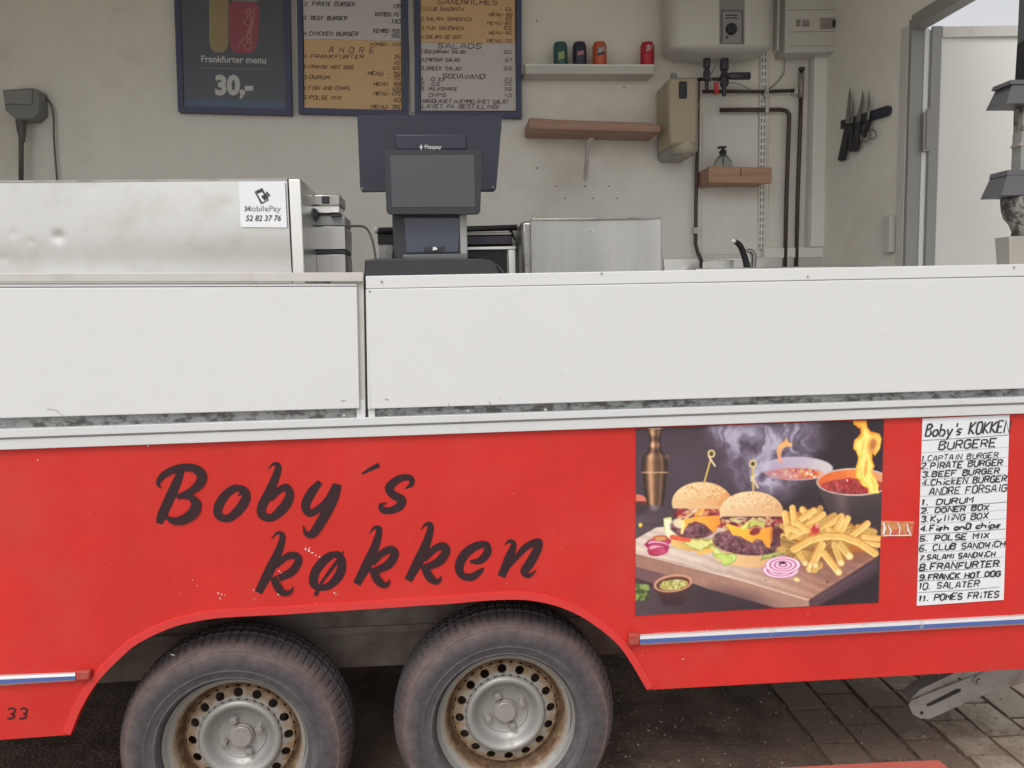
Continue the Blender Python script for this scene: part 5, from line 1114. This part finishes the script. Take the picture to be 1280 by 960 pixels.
    def fry(x0,y0,x1,y1,r,b=1.0,tip=True,bend=0):
        n_ = 5 if bend else 1; P_ = [(x0+(x1-x0)*k/n_, y0+(y1-y0)*k/n_-bend*4*(k/n_)*(1-k/n_)) for k in range(n_+1)]
        for a, q in zip(P_, P_[1:]): put(cap(*a,*q,r+2,3)[0], (176,122,70), .35)
        for a, q in zip(P_, P_[1:]):
            m_, sd_, t2 = cap(*a,*q,r,2.5); s_ = 1 if (q[0]-a[0]) >= 0 else -1; put(m_, mixc((236*b,200*b,132*b), (200*b,142*b,80*b), .5-.6*sd_*s_*-1+.3*(fbm(30,121)-.5)))
            put(m_*np.exp(-((sd_*s_-.35)/.25)**2), (250,226,160), .4)
        if tip: put(ell(*P_[-1], r*.8, r*.8), (250,234,186), .6)
    for k in range(90):
        cx, cy = rng.uniform(745,1120), rng.uniform(455,645); a = rng.uniform(-1.1,1.1)*(1 if rng.rand() < .5 else 1); L_ = rng.uniform(28,62); b = rng.uniform(.66,.92)*(1-.12*(cy > 580))
        if cy < 458+abs(cx-840)*.2 or (cx > 1020 and cy > 600): continue
        fry(cx-L_*math.cos(a), cy-L_*math.sin(a)*.7, cx+L_*math.cos(a), cy+L_*math.sin(a)*.7, rng.uniform(13,17), b*1.05, False)
    put(ell(1000,640,130,30,8,40), (128,84,56), .45); put(ell(830,560,60,36,0,30), (170,110,64), .3)
    for f in ((768,428,778,505,15),(815,435,850,468,15),(868,440,805,482,15),(912,458,832,512,15),(732,455,752,560,16),(1000,466,930,512,14),(1030,478,1000,534,16),(978,524,1000,484,15),(1125,502,1056,556,16),(1185,572,1110,562,14),(760,565,880,510,14),(1180,602,1120,592,13),(742,520,800,540,15),(790,500,850,540,15),(940,530,985,560,14)): fry(*f, b=1.02, tip=False)
    put(ell(876,530,20,26,20,6), (180,72,70)); put(ell(885,512,10,12,0,4), (232,150,150), .8); put(ell(860,550,18,10), (200,100,74), .8)
    for f in ((806,650,830,690,15),(970,604,1000,688,17),(1000,604,1040,656,19),(892,700,852,715,20)): fry(*f, b=.93)
    put(ell(880,660,40,60,0,30), (120,78,52), .35); fry(906,602,858,702,20); fry(917,642,988,732,17); fry(775,622,1162,642,18,1.0,False,74); fry(872,722,876,700,15,.9)
    put(ell(1150,630,20,22,0,8)*0, (0,0,0))
    # onions
    for cx, cy, rx_, ry_ in ((712,722,84,38),(722,698,82,40)):
        put(ell(cx,cy,rx_+2,ry_+2), (150,60,110)); 
        for k, q in enumerate((1,.78,.7,.52,.44,.26,.16)): put(ell(cx,cy,rx_*q,ry_*q), (232,200,222) if k % 2 == 0 else (166,70,122))
    put(ell(720,688,16,6), (70,40,60))
    for k in range(5): put(ell(138+rng.uniform(-6,6),590+k*11,58-k*3,20,rng.uniform(-8,8)), (150,50,90)); put(ell(140,588+k*11,50-k*3,15,rng.uniform(-8,8)), (222,168,190) if k % 2 else (186,90,120))
    put(ell(150,570,36,14), (196,90,70)); put(ell(150,572,26,9), (180,160,100)); put(ell(120,632,30,10), (170,70,96), .9)
    put(ell(788,768,13,9,20), (240,214,150)); put(ell(935,780,7,6), (110,74,66)); put(ell(640,772,4,3), (120,80,70))
    k_ = np.array((.2,.6,.2))
    for ax in (0, 1): img = sum(w_*np.roll(img, q-1, ax) for q, w_ in enumerate(k_))
    img = img*(.97+.06*fbm(14,201)[...,None])
    img = np.clip(img, 0, 255)+rng.randn(NY,NX,1)*2
    img = np.clip(img, 0, 255)/255; img = np.clip(img + .34*(img-.47)*(1-np.abs(2*img-1)), 0, 1)*np.array([1.0,.985,.965])*.985; l_ = np.where(img <= .04045, img/12.92, ((img+.055)/1.055)**2.4)*PRINT_GAIN
    return NX, NY, u, v, l_
PRINT_GAIN = 1.12
NX, NY, uu_, vv_, col_ = paint()
me = bpy.data.meshes.new('food_poster'); c4 = [P(a, b, -.0025) for a, b in ((795.1,536),(1105,524.6),(1098.3,753.1),(794.3,769.6))]
c4 = np.array([list(p) for p in c4]); co = ((1-uu_)*(1-vv_))[...,None]*c4[0]+(uu_*(1-vv_))[...,None]*c4[1]+(uu_*vv_)[...,None]*c4[2]+((1-uu_)*vv_)[...,None]*c4[3]
idx = np.arange(NX*NY).reshape(NY, NX); fq = np.stack([idx[:-1,:-1], idx[1:,:-1], idx[1:,1:], idx[:-1,1:]], -1).reshape(-1, 4)
cen = co.reshape(-1,3).mean(0); me.vertices.add(NX*NY); me.vertices.foreach_set('co', (co.reshape(-1,3)-cen).ravel())
me.loops.add(fq.size); me.loops.foreach_set('vertex_index', fq.ravel().astype(np.int32)); me.polygons.add(len(fq)); me.polygons.foreach_set('loop_start', (np.arange(len(fq))*4).astype(np.int32))
me.update(calc_edges=True)
ca_ = me.color_attributes.new('print', 'FLOAT_COLOR', 'POINT'); ca_.data.foreach_set('color', np.concatenate([col_.reshape(-1,3), np.ones((NX*NY,1))], 1).ravel().astype(np.float32))
mp_ = bpy.data.materials.new('printed_picture'); mp_.use_nodes = True; n = mp_.node_tree; at = n.nodes.new('ShaderNodeAttribute'); at.attribute_name = 'print'
n.links.new(at.outputs['Color'], n.nodes['Principled BSDF'].inputs['Base Color']); n.nodes['Principled BSDF'].inputs['Roughness'].default_value = .55
me.materials.append(mp_); fp = bpy.data.objects.new('food_poster', me); C.objects.link(fp); fp.location = cen
tag(fp, 'printed picture of two burgers with fries on a board, stuck on the red panel', 'picture')
